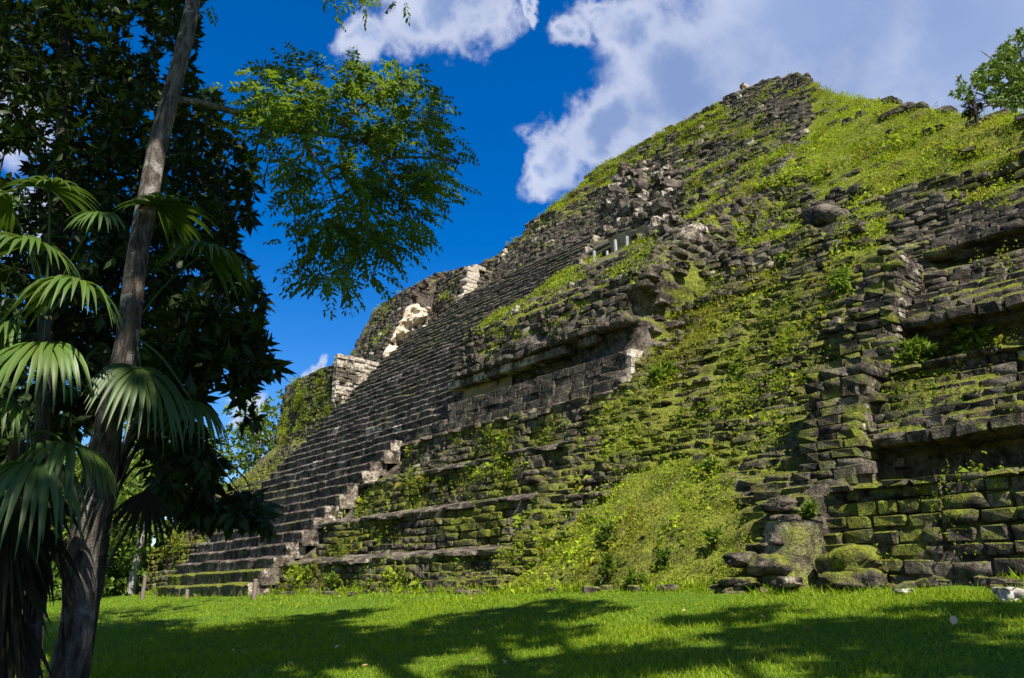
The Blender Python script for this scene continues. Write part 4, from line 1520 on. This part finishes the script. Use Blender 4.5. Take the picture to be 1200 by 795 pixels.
    # spray hanging into the picture from above
    q2 = np.concatenate([sample_poly([(372, -40), (385, 18), (400, 22), (430, 8), (440, -40)], 26), sample_poly([(440, -40), (450, 4), (480, 2), (480, -40)], 6), sample_poly([(225, -40), (235, 5), (250, 8), (252, -40)], 6)])
    pos2 = at_many(q2, RNG.uniform(8.8, 9.4, len(q2)))
    pinnate(lv, pos2, unit(RNG.normal(0, 0.5, pos2.shape) + np.array([0, 0, -0.5])), RNG.uniform(0.2, 0.32, len(q2)), 6, 0.08, np.full(len(q2), 0.3))
    lv.build('side_foliage', M_PINN, root)
    # crown above the picture
    top = pts[-1]
    cc = top + RNG.normal(0, 1, (420, 3)) * np.array([2.0, 1.8, 0.8]) + np.array([-0.6, 0.2, 0.6])
    px_, py_, _ = project(cc)
    cc = cc[py_ < -45]
    cr, br = Acc(), Acc()
    for k in range(9):
        e = cc[RNG.integers(len(cc))]
        tube(br, curve_pts([pts[74], (pts[78] + e) / 2 + np.array([0, 0, 0.4]), e], 10), np.linspace(0.06, 0.015, 10), 7)
    rosettes(cr, cc, cc - top, 9, 0.34, 0.42, 0.4)
    cr.build('crown', M_BROAD, root)
    br.build('limbs', M_BARK, root)
    return root


build_main_tree()


# ------------------------------------------------------------------ dark broad-leaved trees behind it
def broad_tree(name, label, trunk, rad, poly, n, Yr, L, holes=(), seed=0, tone=0.35, nl=9, group=None, mat=None):
    p0 = np.array(trunk[0])
    g = float(ground_z(p0[0], p0[1]))
    trunk = [np.array([p0[0], p0[1], g - 0.1])] + [np.array(t) for t in trunk]
    root = thing(name, label, 'tree', (p0[0], p0[1], g), group)
    a = Acc()
    pts = curve_pts(trunk, 40)
    tube(a, pts, np.interp(np.linspace(0, 1, 40), np.linspace(0, 1, len(rad)), rad), 14, rough=0.1, seed=seed)
    a.build('trunk', M_DBARK, root)
    q = sample_poly(poly, n, holes)
    keep = fbm(q[:, 0] / 34.0 + seed, q[:, 1] / 34.0, 141 + seed) > 0.33
    q = q[keep]
    pos = at_many(q, RNG.uniform(*Yr, len(q)))
    c = pos.mean(0)
    b = Acc()
    limbs = []
    for k in range(14):
        e = pos[RNG.integers(len(pos))]
        s0 = pts[min(39, 14 + int(25 * k / 14))]
        lq = curve_pts([s0, (s0 + e) / 2 + np.array([0, 0, 0.35]), e], 12)
        limbs.append(lq)
        tube(b, lq, np.linspace(rad[-1] * 0.6, 0.012, 12), 7)
    twigs_to(b, pos[::8], np.concatenate(limbs), 0.012, 0.005)
    b.build('limbs', M_DBARK, root)
    f = Acc()
    rosettes(f, pos, unit(pos - c) * 0.6 + RNG.normal(0, 0.4, pos.shape), nl, L, 0.40, tone)
    f.build('crown', mat or M_BROAD, root)
    return root


broad_tree('broadleaf_tree', 'dark broad leaved tree filling the upper left corner behind the pale trunk',
           [at(28, 800, 11.5), at(48, 560, 11.6), at(66, 330, 11.8), at(76, 150, 12.0), at(72, 20, 12.2), at(60, -150, 12.6)], [0.24, 0.2, 0.17, 0.15, 0.12, 0.06],
           [(-70, -90), (240, -90), (236, 8), (222, 62), (225, 85), (250, 115), (270, 150), (286, 165), (300, 222), (292, 255), (272, 268), (282, 300), (312, 345), (296, 400),
            (150, 480), (60, 520), (-70, 560)],
           4300, (10.3, 13.9), 0.245, holes=([(146, 55), (152, 22), (168, 20), (178, 60), (165, 75)], [(190, 40), (205, 50), (200, 98), (186, 104), (176, 90)]), seed=1, tone=0.24)
broad_tree('understory_tree', 'low dark tree with large leaf rosettes hanging in front of the stair',
           [at(84, 800, 9.8), at(100, 640, 9.8), at(165, 490, 9.7), at(225, 400, 9.6)], [0.10, 0.09, 0.07, 0.04],
           [(180, 380), (235, 345), (268, 368), (290, 362), (300, 395), (322, 422), (325, 436), (295, 440), (285, 465), (296, 490), (280, 500), (262, 450), (240, 455), (232, 500), (245, 515), (255, 560),
            (306, 588), (316, 612), (262, 612), (225, 606), (195, 590), (170, 520)],
           620, (8.9, 10.6), 0.25, seed=5, tone=0.3)


# ------------------------------------------------------------------ fan palms
def fan(acc, hub, axis, L, droop, tone, n=28, spread=1.9, width=0.042, dry=0.0, up=(0, 0, 1)):
    axis = unit(np.array(axis, float))
    upv = np.array(up, float)
    side = unit(np.cross(axis, upv))
    nrm = np.cross(side, axis)
    for k in range(n):
        ph = spread * (2 * k / (n - 1) - 1) + RNG.normal(0, 0.03)
        ln = L * (0.72 + 0.28 * math.cos(ph * 0.7)) * RNG.uniform(0.88, 1.08)
        dr = axis * math.cos(ph) + side * math.sin(ph) + nrm * RNG.normal(0.06, 0.06)
        t = np.linspace(0, 1, 8)
        path = hub + dr * (ln * t * (1 - 0.25 * droop * t))[:, None] + np.array([0, 0, -1.0]) * (droop * ln * t ** 2.2)[:, None]
        tan = unit(np.gradient(path, axis=0))
        sd = unit(np.cross(tan, nrm))
        lift = np.cross(sd, tan)
        w = width * L * np.interp(t, [0, 0.35, 0.6, 1], [0.25, 1.0, 0.85, 0.03]) * 1.1
        l = path + sd * w[:, None] + lift * (w * 0.35)[:, None]
        r = path - sd * w[:, None] + lift * (w * 0.35)[:, None]
        v = np.stack([l, path, r], 1).reshape(-1, 3)
        f = grid_faces(8, 3)
        tn = np.clip(tone + RNG.normal(0, 0.12), 0, 1)
        acc.add(v, f, (tn, np.clip(dry + RNG.random() * 0.08, 0, 1), 0))


def palm(label, base, crown, r, fronds, skirts, group='fan palms at the left edge'):
    base = np.array(base)
    g = float(ground_z(base[0], base[1]))
    base[2] = g
    crown = np.array(crown)
    root = thing('fan_palm', label, 'palm', base, group)
    a = Acc()
    pts = curve_pts([base - np.array([0, 0, 0.1]), base * 0.6 + crown * 0.4 + np.array([0.04, 0, 0]), crown], 30)
    tube(a, pts, np.linspace(r * 1.15, r * 0.9, 30), 12, rough=0.2, seed=3)
    a.build('trunk', M_DBARK, root)
    for hub, axis, L, droop, tone in fronds:
        hub = np.array(hub)
        f, p = Acc(), Acc()
        fan(f, hub, axis, L, droop, tone)
        tube(p, curve_pts([crown, (crown + hub) / 2 + np.array([0, 0, 0.12]), hub], 10), np.linspace(0.018, 0.009, 10), 6, (0.3, 0, 0))
        fr = f.build('frond', M_PALM, root, origin=hub)
        st = p.mesh('petiole', True, M_PALM)
        o = link('petiole', st, fr)
        o.location = -Vector(hub)
    for hub, axis, L, droop in skirts:
        f = Acc()
        fan(f, np.array(hub), axis, L, droop, 0.3, 14, 0.9, 0.035, -1.0)
        f.build('dead_frond', M_DEAD, root, origin=np.array(hub))
    return root


palm('fan palm with sunlit drooping fronds at the left edge, nearest of the palms', at(38, 800, 7.6), at(52, 372, 7.7), 0.075,
     [(at(58, 222, 7.4), (0.75, -0.5, 0.12), 0.62, 0.45, 0.55), (at(118, 250, 7.3), (0.1, -0.7, -0.3), 0.40, 0.6, 0.6), (at(34, 289, 7.2), (0.15, -1, 0.10), 0.80, 0.60, 0.62),
      (at(88, 336, 7.1), (0.05, -1, 0.12), 0.74, 0.75, 0.75), (at(52, 402, 7.0), (-0.05, -0.8, -0.25), 0.80, 0.85, 0.85), (at(12, 240, 7.5), (-0.6, -0.6, 0.2), 0.7, 0.5, 0.5),
      (at(5, 380, 7.4), (-0.7, -0.5, 0.0), 0.8, 0.7, 0.5)],
     [(at(44, 560 + 26 * k, 7.55), (0.1 * (-1) ** k, -0.25, -1), 0.75, 0.3) for k in range(4)])
palm('fan palm whose dark fronds reach out on both sides of the pale trunk', at(92, 808, 9.0), at(150, 390, 8.9), 0.07,
     [(at(238, 298, 8.2), (0.75, -0.6, 0.18), 0.80, 0.62, 0.35), (at(165, 432, 7.8), (0.75, -0.55, -0.55), 0.80, 0.75, 0.25), (at(185, 245, 8.6), (0.9, -0.2, 0.25), 0.85, 0.45, 0.3),
      (at(225, 470, 8.4), (0.7, -0.5, -0.4), 0.6, 0.8, 0.25)],
     [(at(172, 575, 8.4), (0.15, -0.3, -1), 0.6, 0.3)])
palm('fan palm with a skirt of dead hanging fronds, cut by the left edge', at(6, 800, 7.2), at(20, 520, 7.3), 0.085,
     [(at(42, 540, 6.9), (0.1, -0.9, -0.3), 0.78, 0.95, 0.3), (at(-5, 470, 7.0), (-0.5, -0.8, 0.0), 0.8, 0.8, 0.4), (at(78, 520, 7.2), (0.8, -0.4, -0.1), 0.7, 0.8, 0.3)],
     [(at(8, 600 + 28 * k, 7.15), (0.08 * (-1) ** k, -0.25, -1), 0.75, 0.3) for k in range(6)])


# ------------------------------------------------------------------ forest beyond the left end, tree on the hilltop
def crown_mesh(n, rx, ry, rz, L, tone, lobes=7, nl=10):
    a = Acc()
    ctr = rand_dirs(lobes, 0.3) * np.array([rx, ry, rz]) * 0.62
    k = RNG.integers(lobes, size=n)
    p = ctr[k] + rand_dirs(n) * np.array([rx, ry, rz]) * 0.48 * RNG.random((n, 1)) ** 0.4
    rosettes(a, p, p - np.array([0, 0, -rz * 0.4]), nl, L, 0.5, tone, 0.28, 0.15)
    return a


def forest_tree(label, loc, h, rx, rz, tone, proto=None, rot=0.0, scale=1.0, bark=None):
    g = float(ground_z(loc[0], loc[1]))
    if proto is None:
        root = thing('forest_tree', label, 'tree', (loc[0], loc[1], g), 'trees beyond the left end of the pyramid')
        a = Acc()
        tube(a, curve_pts([(0, 0, -0.3), (0.15, 0.1, h * 0.3), (-0.1, 0.1, h * 0.6), (0.1, 0, h * 0.9)], 20), np.linspace(h * 0.022, h * 0.008, 20), 9, rough=0.15)
        for k in range(8):
            d = rand_dirs(1, 0.8)[0]
            z0 = h * (0.35 + 0.06 * k)
            tube(a, curve_pts([(0, 0, z0), d * rx * 0.4 + np.array([0, 0, z0]), d * rx * 0.8 + np.array([0, 0, z0 + rz * 0.2])], 8), np.linspace(h * 0.009, 0.02, 8), 6)
        child('trunk', a.mesh('trunk', True, bark or M_PBARK), root)
        c = crown_mesh(620, rx, rx, rz, 0.42, tone)
        o = child('crown', c.mesh('crown', True, M_FAR), root)
        o.location = (0, 0, h - rz * 0.8)
        return root
    root = proto.copy()
    SC.collection.objects.link(root)
    root.location = (loc[0], loc[1], g)
    root.rotation_euler = (0, 0, rot)
    root.scale = (scale,) * 3
    root['label'] = label
    for ch in list(proto.children):
        c = ch.copy()
        SC.collection.objects.link(c)
        c.parent = root
    return root


def gl(x, Y):
    p = at(x, 690, Y)
    return (p[0], p[1])


f1 = forest_tree('tall bright green tree just left of the mossy upper block', gl(285, 66), 16.0, 4.5, 5.0, 0.7)
f2 = forest_tree('round yellow green tree seen low between trunk and stair', gl(150, 44), 7.0, 3.6, 3.0, 0.75)
forest_tree('bright tree behind the left end of the lowest terrace', gl(212, 52), 0, 0, 0, 0, f2, 1.3, 1.15)
forest_tree('bright tree farthest left, seen behind the palm stems', gl(25, 42), 0, 0, 0, 0, f2, 2.2, 1.0)
forest_tree('tree between the two left trunks, deep in the clearing edge', gl(85, 40), 0, 0, 0, 0, f2, 3.9, 0.9)
forest_tree('tall tree behind the dark broad leaved crown', gl(120, 70), 0, 0, 0, 0, f1, 0.7, 1.1)
forest_tree('tall tree at the back beyond the left edge palms', gl(-10, 62), 0, 0, 0, 0, f1, 2.4, 1.05)
forest_tree('tall tree filling the gap above the low terrace end', gl(205, 80), 0, 0, 0, 0, f1, 4.0, 1.0)
forest_tree('low tree touching the rubble at the left foot of the stair', gl(120, 46), 0, 0, 0, 0, f2, 5.1, 0.55)

for x_, Y_, rot_, sc_, lab_ in ((45, 47, 0.4, 0.62, 'low bushy tree seen between the two nearest palm stems'), (-30, 38, 1.9, 0.7, 'low bushy tree past the left edge palm'), (75, 55, 2.8, 0.8, 'tree right behind the base of the big trunk, deep in the forest edge'),
                                (10, 58, 4.4, 1.0, 'dense tree at the back of the clearing, left of the big trunk'), (-80, 48, 5.5, 1.1, 'tree leaning in from beyond the left border'),
                                (105, 60, 3.3, 0.9, 'tree seen just right of the big trunk at the far clearing edge'), (55, 72, 1.1, 1.35, 'tall forest tree showing between palm stems and big trunk')):
    forest_tree(lab_, gl(x_, Y_), 0, 0, 0, 0, f2, rot_, sc_)

# undergrowth closing the clearing edge under those trees
a = Acc()
n = 5200
q = np.stack([RNG.uniform(-140, 165, n), np.zeros(n)], -1)
Yu = 40 + RNG.normal(0, 1.6, n) + (100 - q[:, 0]) * 0.012
pu = at_many(np.stack([q[:, 0], np.full(n, 690.0)], -1), Yu)
hu = (0.8 + 3.6 * fbm(q[:, 0] / 26.0, q[:, 0] * 0 + 2, 191, 3)) * RNG.random(n)
pu[:, 2] = ground_z(pu[:, 0], pu[:, 1]) + hu
rosettes(a, pu, RNG.normal(size=pu.shape) + np.array([0, -0.4, 0.3]), 6, 0.34, 0.5, 0.35, 0.3)
o = a.build('undergrowth', M_FAR)
tag(o, 'dense low undergrowth along the far left edge of the clearing', None, None, 'stuff')

# pale trunk standing in front of that forest
a = Acc()
b0 = at(152, 702, 36)
g0 = float(ground_z(b0[0], b0[1]))
root = thing('bare_trunk', 'pale bare tree trunk standing left of the lowest steps', 'tree trunk', (b0[0], b0[1], g0))
t1 = at(153, 640, 36)
tube(a, curve_pts([(0, 0, -0.2), (0.05, 0, (t1[2] - g0) * 0.5), (0.1, 0, t1[2] - g0), (0.25, 0, (t1[2] - g0) * 1.6)], 20), np.linspace(0.19, 0.12, 20), 10, rough=0.15)
child('trunk', a.mesh('trunk', True, M_PBARK), root)
a = Acc()
cc = RNG.normal(0, 1, (120, 3)) * np.array([1.2, 1.2, 0.8]) + np.array([0.3, 0, (t1[2] - g0) * 1.75])
rosettes(a, cc, RNG.normal(size=cc.shape), 9, 0.35, 0.5, 0.5)
child('crown', a.mesh('crown', True, M_FAR), root)


def build_hilltop_tree():
    s, z = sz(1205, 158)
    base = at(1215, 165, 31.0)
    root = thing('hilltop_tree', 'round crowned tree on the grassy shoulder of the pyramid at the right edge', 'tree', base)
    a = Acc()
    ends = [(1135, 105), (1150, 60), (1190, 45), (1235, 60), (1170, 120), (1165, 95), (1215, 80), (1260, 110), (1140, 130)]
    tube(a, [np.zeros(3), at(1212, 125, 31) - base, at(1208, 100, 31) - base], [0.22, 0.17, 0.12], 9, rough=0.1)
    for e in ends:
        st = at(1210, 128, 31) - base
        en = at(*e, 31 + RNG.normal(0, 0.8)) - base
        tube(a, curve_pts([st, (st + en) / 2 + RNG.normal(0, 0.15, 3) + np.array([0, 0, 0.15]), en], 12), np.linspace(0.09, 0.02, 12), 7)
    child('trunk', a.mesh('trunk', True, M_PBARK), root)
    q = np.concatenate([sample_poly([(1135, 130), (1140, 90), (1165, 62), (1195, 36), (1240, 30), (1260, 90), (1250, 150), (1150, 150)], 1500), sample_poly([(1112, 108), (1125, 92), (1140, 110), (1130, 118)], 25)])
    keep = fbm(q[:, 0] / 16.0, q[:, 1] / 16.0, 161) > 0.42
    q = q[keep]
    pos = at_many(q, 31 + RNG.normal(0, 1.1, len(q))) - base
    f = Acc()
    rosettes(f, pos, RNG.normal(size=pos.shape), 10, 0.24, 0.5, 0.55, 0.25)
    child('crown', f.mesh('crown', True, M_TOP), root)
    # small dead plant in front of it
    p = pyr(*[float(k) for k in (0, 0, 0)])
    s, z = sz(1147, 156)
    d = float(f_face(s, z, False))
    s, z = szd(1147, 154, d)
    b = pyr(s, d, z)
    fpx = float(project(b)[2]) / FPX
    root = thing('dead_shrub', 'small dark shrub with a reddish dry top on the crest, left of the hilltop tree', 'shrub', b)
    a = Acc()
    tube(a, curve_pts([(0, 0, -0.2), (0.02, 0, 18 * fpx), (0.03, 0, 40 * fpx)], 8), [0.075] * 3 + [0.06] * 5, 8, rough=0.15)
    child('stem', a.mesh('stem', True, M_DBARK), root)
    f = Acc()
    c = RNG.normal(0, 1, (26, 3)) * np.array([6, 6, 9]) * fpx + np.array([4 * fpx, 0, 36 * fpx])
    rosettes(f, c, RNG.normal(size=c.shape) + np.array([0, 0, -0.6]), 9, 0.22, 0.2, 0.2)
    child('dry_leaves', f.mesh('dry_leaves', True, M_DEAD), root)


build_hilltop_tree()


# ------------------------------------------------------------------ trees beyond the frame that shade the lawn
def shade_tree(label, spots, trunk_xy, h):
    g = float(ground_z(*trunk_xy))
    root = thing('shade_tree', label, 'tree', (*trunk_xy, g), 'trees beyond the frame')
    sd = np.array(SUN_DIR)
    o = np.array([*trunk_xy, g])
    f, a = Acc(), Acc()
    tube(a, curve_pts([(0, 0, -0.2), (0.2, 0.1, h * 0.4), (0.1, 0.3, h * 0.8)], 20), np.linspace(0.38, 0.2, 20), 12, rough=0.1)
    for p, r, n in spots:
        p = np.array(p)
        t = (h + RNG.normal(0, 0.8) + g - p[2]) / sd[2]
        c = p + sd * t - o
        tube(a, curve_pts([(0.1, 0.3, h * 0.7), (np.array([0.1, 0.3, h * 0.8]) + c) / 2 + np.array([0, 0, 0.5]), c], 12), np.linspace(0.14, 0.04, 12), 7)
        q = c + rand_dirs(n) * np.array([r, r, 0.8]) * RNG.random((n, 1)) ** 0.5
        rosettes(f, q, q - c, 10, 0.42, 0.45, 0.4)
    child('trunk', a.mesh('trunk', True, M_DBARK), root)
    child('crown', f.mesh('crown', True, M_BROAD), root)


def lawn(x, y):
    """point of the lawn seen at a photo pixel"""
    r = pix_dir(x, y)
    lo, hi = 2.0, 60.0
    for _ in range(40):
        Y = (lo + hi) / 2
        p = EYE + r * (Y / r[1])
        if p[2] > float(ground_z(p[0], p[1])):
            lo = Y
        else:
            hi = Y
    return p


shade_tree('broad leafy tree beyond the right of the frame, shading the near lawn',
           [(lawn(1120, 775), 1.1, 70), (lawn(960, 745), 0.9, 70), (lawn(1050, 735), 0.55, 30), (lawn(760, 772), 0.7, 40), (lawn(1150, 716), 0.45, 25)], (9.5, -4.0), 13.0)
shade_tree('broad leafy tree beyond the frame, shading the left part of the lawn',
           [(lawn(380, 724), 1.0, 60), (lawn(560, 726), 0.9, 50), (lawn(850, 722), 0.6, 25), (lawn(560, 745), 1.3, 90), (lawn(420, 760), 1.3, 100), (lawn(300, 745), 1.5, 110), (lawn(640, 716), 0.9, 45), (lawn(180, 770), 1.4, 110), (lawn(660, 785), 0.9, 60)], (5.0, -5.5), 14.0)
shade_tree('tall leafy tree beyond the frame, keeping the left hand trees in shade',
           [((-2.5, 8.6, 3.2), 1.5, 120), ((-1.6, 9.0, 4.6), 1.5, 130), ((-5.2, 10.5, 6.5), 1.6, 110), ((-2.6, 9.2, 1.4), 1.3, 90), ((-5.4, 11.0, 8.6), 2.0, 90), ((-4.6, 7.0, 0.5), 1.3, 90), ((-3.2, 8.0, 0.8), 1.2, 90)], (3.0, -4.0), 15.0)


# ------------------------------------------------------------------ posts, loose stones, fallen leaves
for (x, y0, y1, dd, lab) in ((166, 704, 676, -0.9, 'short brown wooden post farthest left at the foot of the steps'), (218, 704, 692, -0.7, 'lowest wooden post, middle one in front of the steps'),
                             (297, 704, 680, -0.8, 'wooden post in front of the steps, nearest the terraces')):
    s, z = szd(x, y0, dd)
    p = pyr(s, dd, z)
    g = float(ground_z(p[0], p[1]))
    top = pyr(*(lambda q: (q[0], dd, q[1]))(szd(x, y1, dd)))
    h = top[2] - g
    root = thing('wooden_post', lab, 'post', (p[0], p[1], g), 'posts in front of the steps')
    a = Acc()
    tube(a, [(0, 0, -0.2), (0.01, 0, h * 0.5), (0, 0.01, h)], [0.075, 0.07, 0.065], 9, rough=0.08)
    child('shaft', a.mesh('shaft', True, M_WOOD), root)
    a = Acc()
    tube(a, [(0, 0.01, h - 0.005), (0, 0.01, h + 0.03)], [0.072, 0.05], 9)
    child('cap', a.mesh('cap', True, M_WOOD), root)

for (x, y, l, lab) in ((1062, 698, 0.17, 'small pale flat stone on the grass under the right wall'), (1190, 703, 0.32, 'larger white flat stone on the grass at the right edge')):
    p = lawn(x, y)
    a = Acc()
    a.add(stone_template(3.0, 0.12) * np.array([l / 2, l / 3, l * 0.16]), CUBE_F)
    o = link('flat_stone', a.mesh('flat_stone', True, M_ROCK))
    o.location = (p[0], p[1], float(ground_z(p[0], p[1])) + l * 0.10 + 0.02)
    o.rotation_euler = (0, 0, 0.4)
    sub = o.modifiers.new('round', 'SUBSURF')
    sub.levels = sub.render_levels = 2
    tag(o, lab, 'stone', 'loose stones on the lawn')

for i, (x, y, l, lab) in enumerate(((1119, 737, 0.10, 'pale round fallen leaf standing in the grass at the right'), (783, 696, 0.13, 'tan fallen leaf near the foot of the grassy slump'),
                                    (282, 771, 0.08, 'orange brown fallen leaf in the shade, right of the big trunk'), (340, 787, 0.07, 'brown fallen leaf at the lower edge, left of centre'),
                                    (395, 766, 0.07, 'tan fallen leaf in the shaded lawn, middle of three'), (745, 764, 0.05, 'pale scrap of leaf in the sunny gap of the lawn'),
                                    (590, 785, 0.07, 'brown fallen leaf at the lower edge near the middle'), (189, 731, 0.08, 'orange fallen leaf on the sunny lawn right of the big trunk'))):
    p = lawn(x, y)
    a = Acc()
    K, J = np.meshgrid(np.linspace(-1, 1, 7), np.linspace(0, 1, 9), indexing='ij')
    w = np.sin(np.pi * J ** 0.8) * 0.32
    a.add((np.stack([K * w, J - 0.5, 0.25 * (K * w) ** 2 * 4 + 0.12 * np.sin(J * 3)], -1) * l).reshape(-1, 3), grid_faces(7, 9), (RNG.random() if i else 1.0, 0, 0))
    o = link('fallen_leaf', a.mesh('fallen_leaf', True, M_FALLEN))
    o.location = (p[0], p[1], float(ground_z(p[0], p[1])) + 0.07)
    o.rotation_euler = (0.9 if i == 0 else 0.5, 0.3, RNG.random() * 6)
    tag(o, lab, 'leaf', 'fallen leaves on the lawn')

# scattered litter in the grass
a = Acc()
n = 170
X = RNG.uniform(-6, 7, n)
Yl = RNG.uniform(6.5, 20, n)
e = -((X - ORG[0]) * V[0] + (Yl - ORG[1]) * V[1])
X, Yl = X[e > 0.2], Yl[e > 0.2]
n = len(X)
c = np.stack([X, Yl, ground_z(X, Yl) + RNG.uniform(0.02, 0.06, n)], -1)
leaves(a, c, RNG.normal(0, 1, (n, 3)) * np.array([1, 1, 0.3]), np.array([0, 0, 1.0]) + RNG.normal(0, 0.4, (n, 3)), RNG.uniform(0.03, 0.075, n), RNG.uniform(0.015, 0.035, n),
       np.stack([RNG.random(n) * 0.6, np.zeros(n), np.zeros(n)], -1))
o = a.build('leaf_litter', M_FALLEN)
tag(o, 'tiny dry leaf scraps scattered through the lawn', None, None, 'stuff')
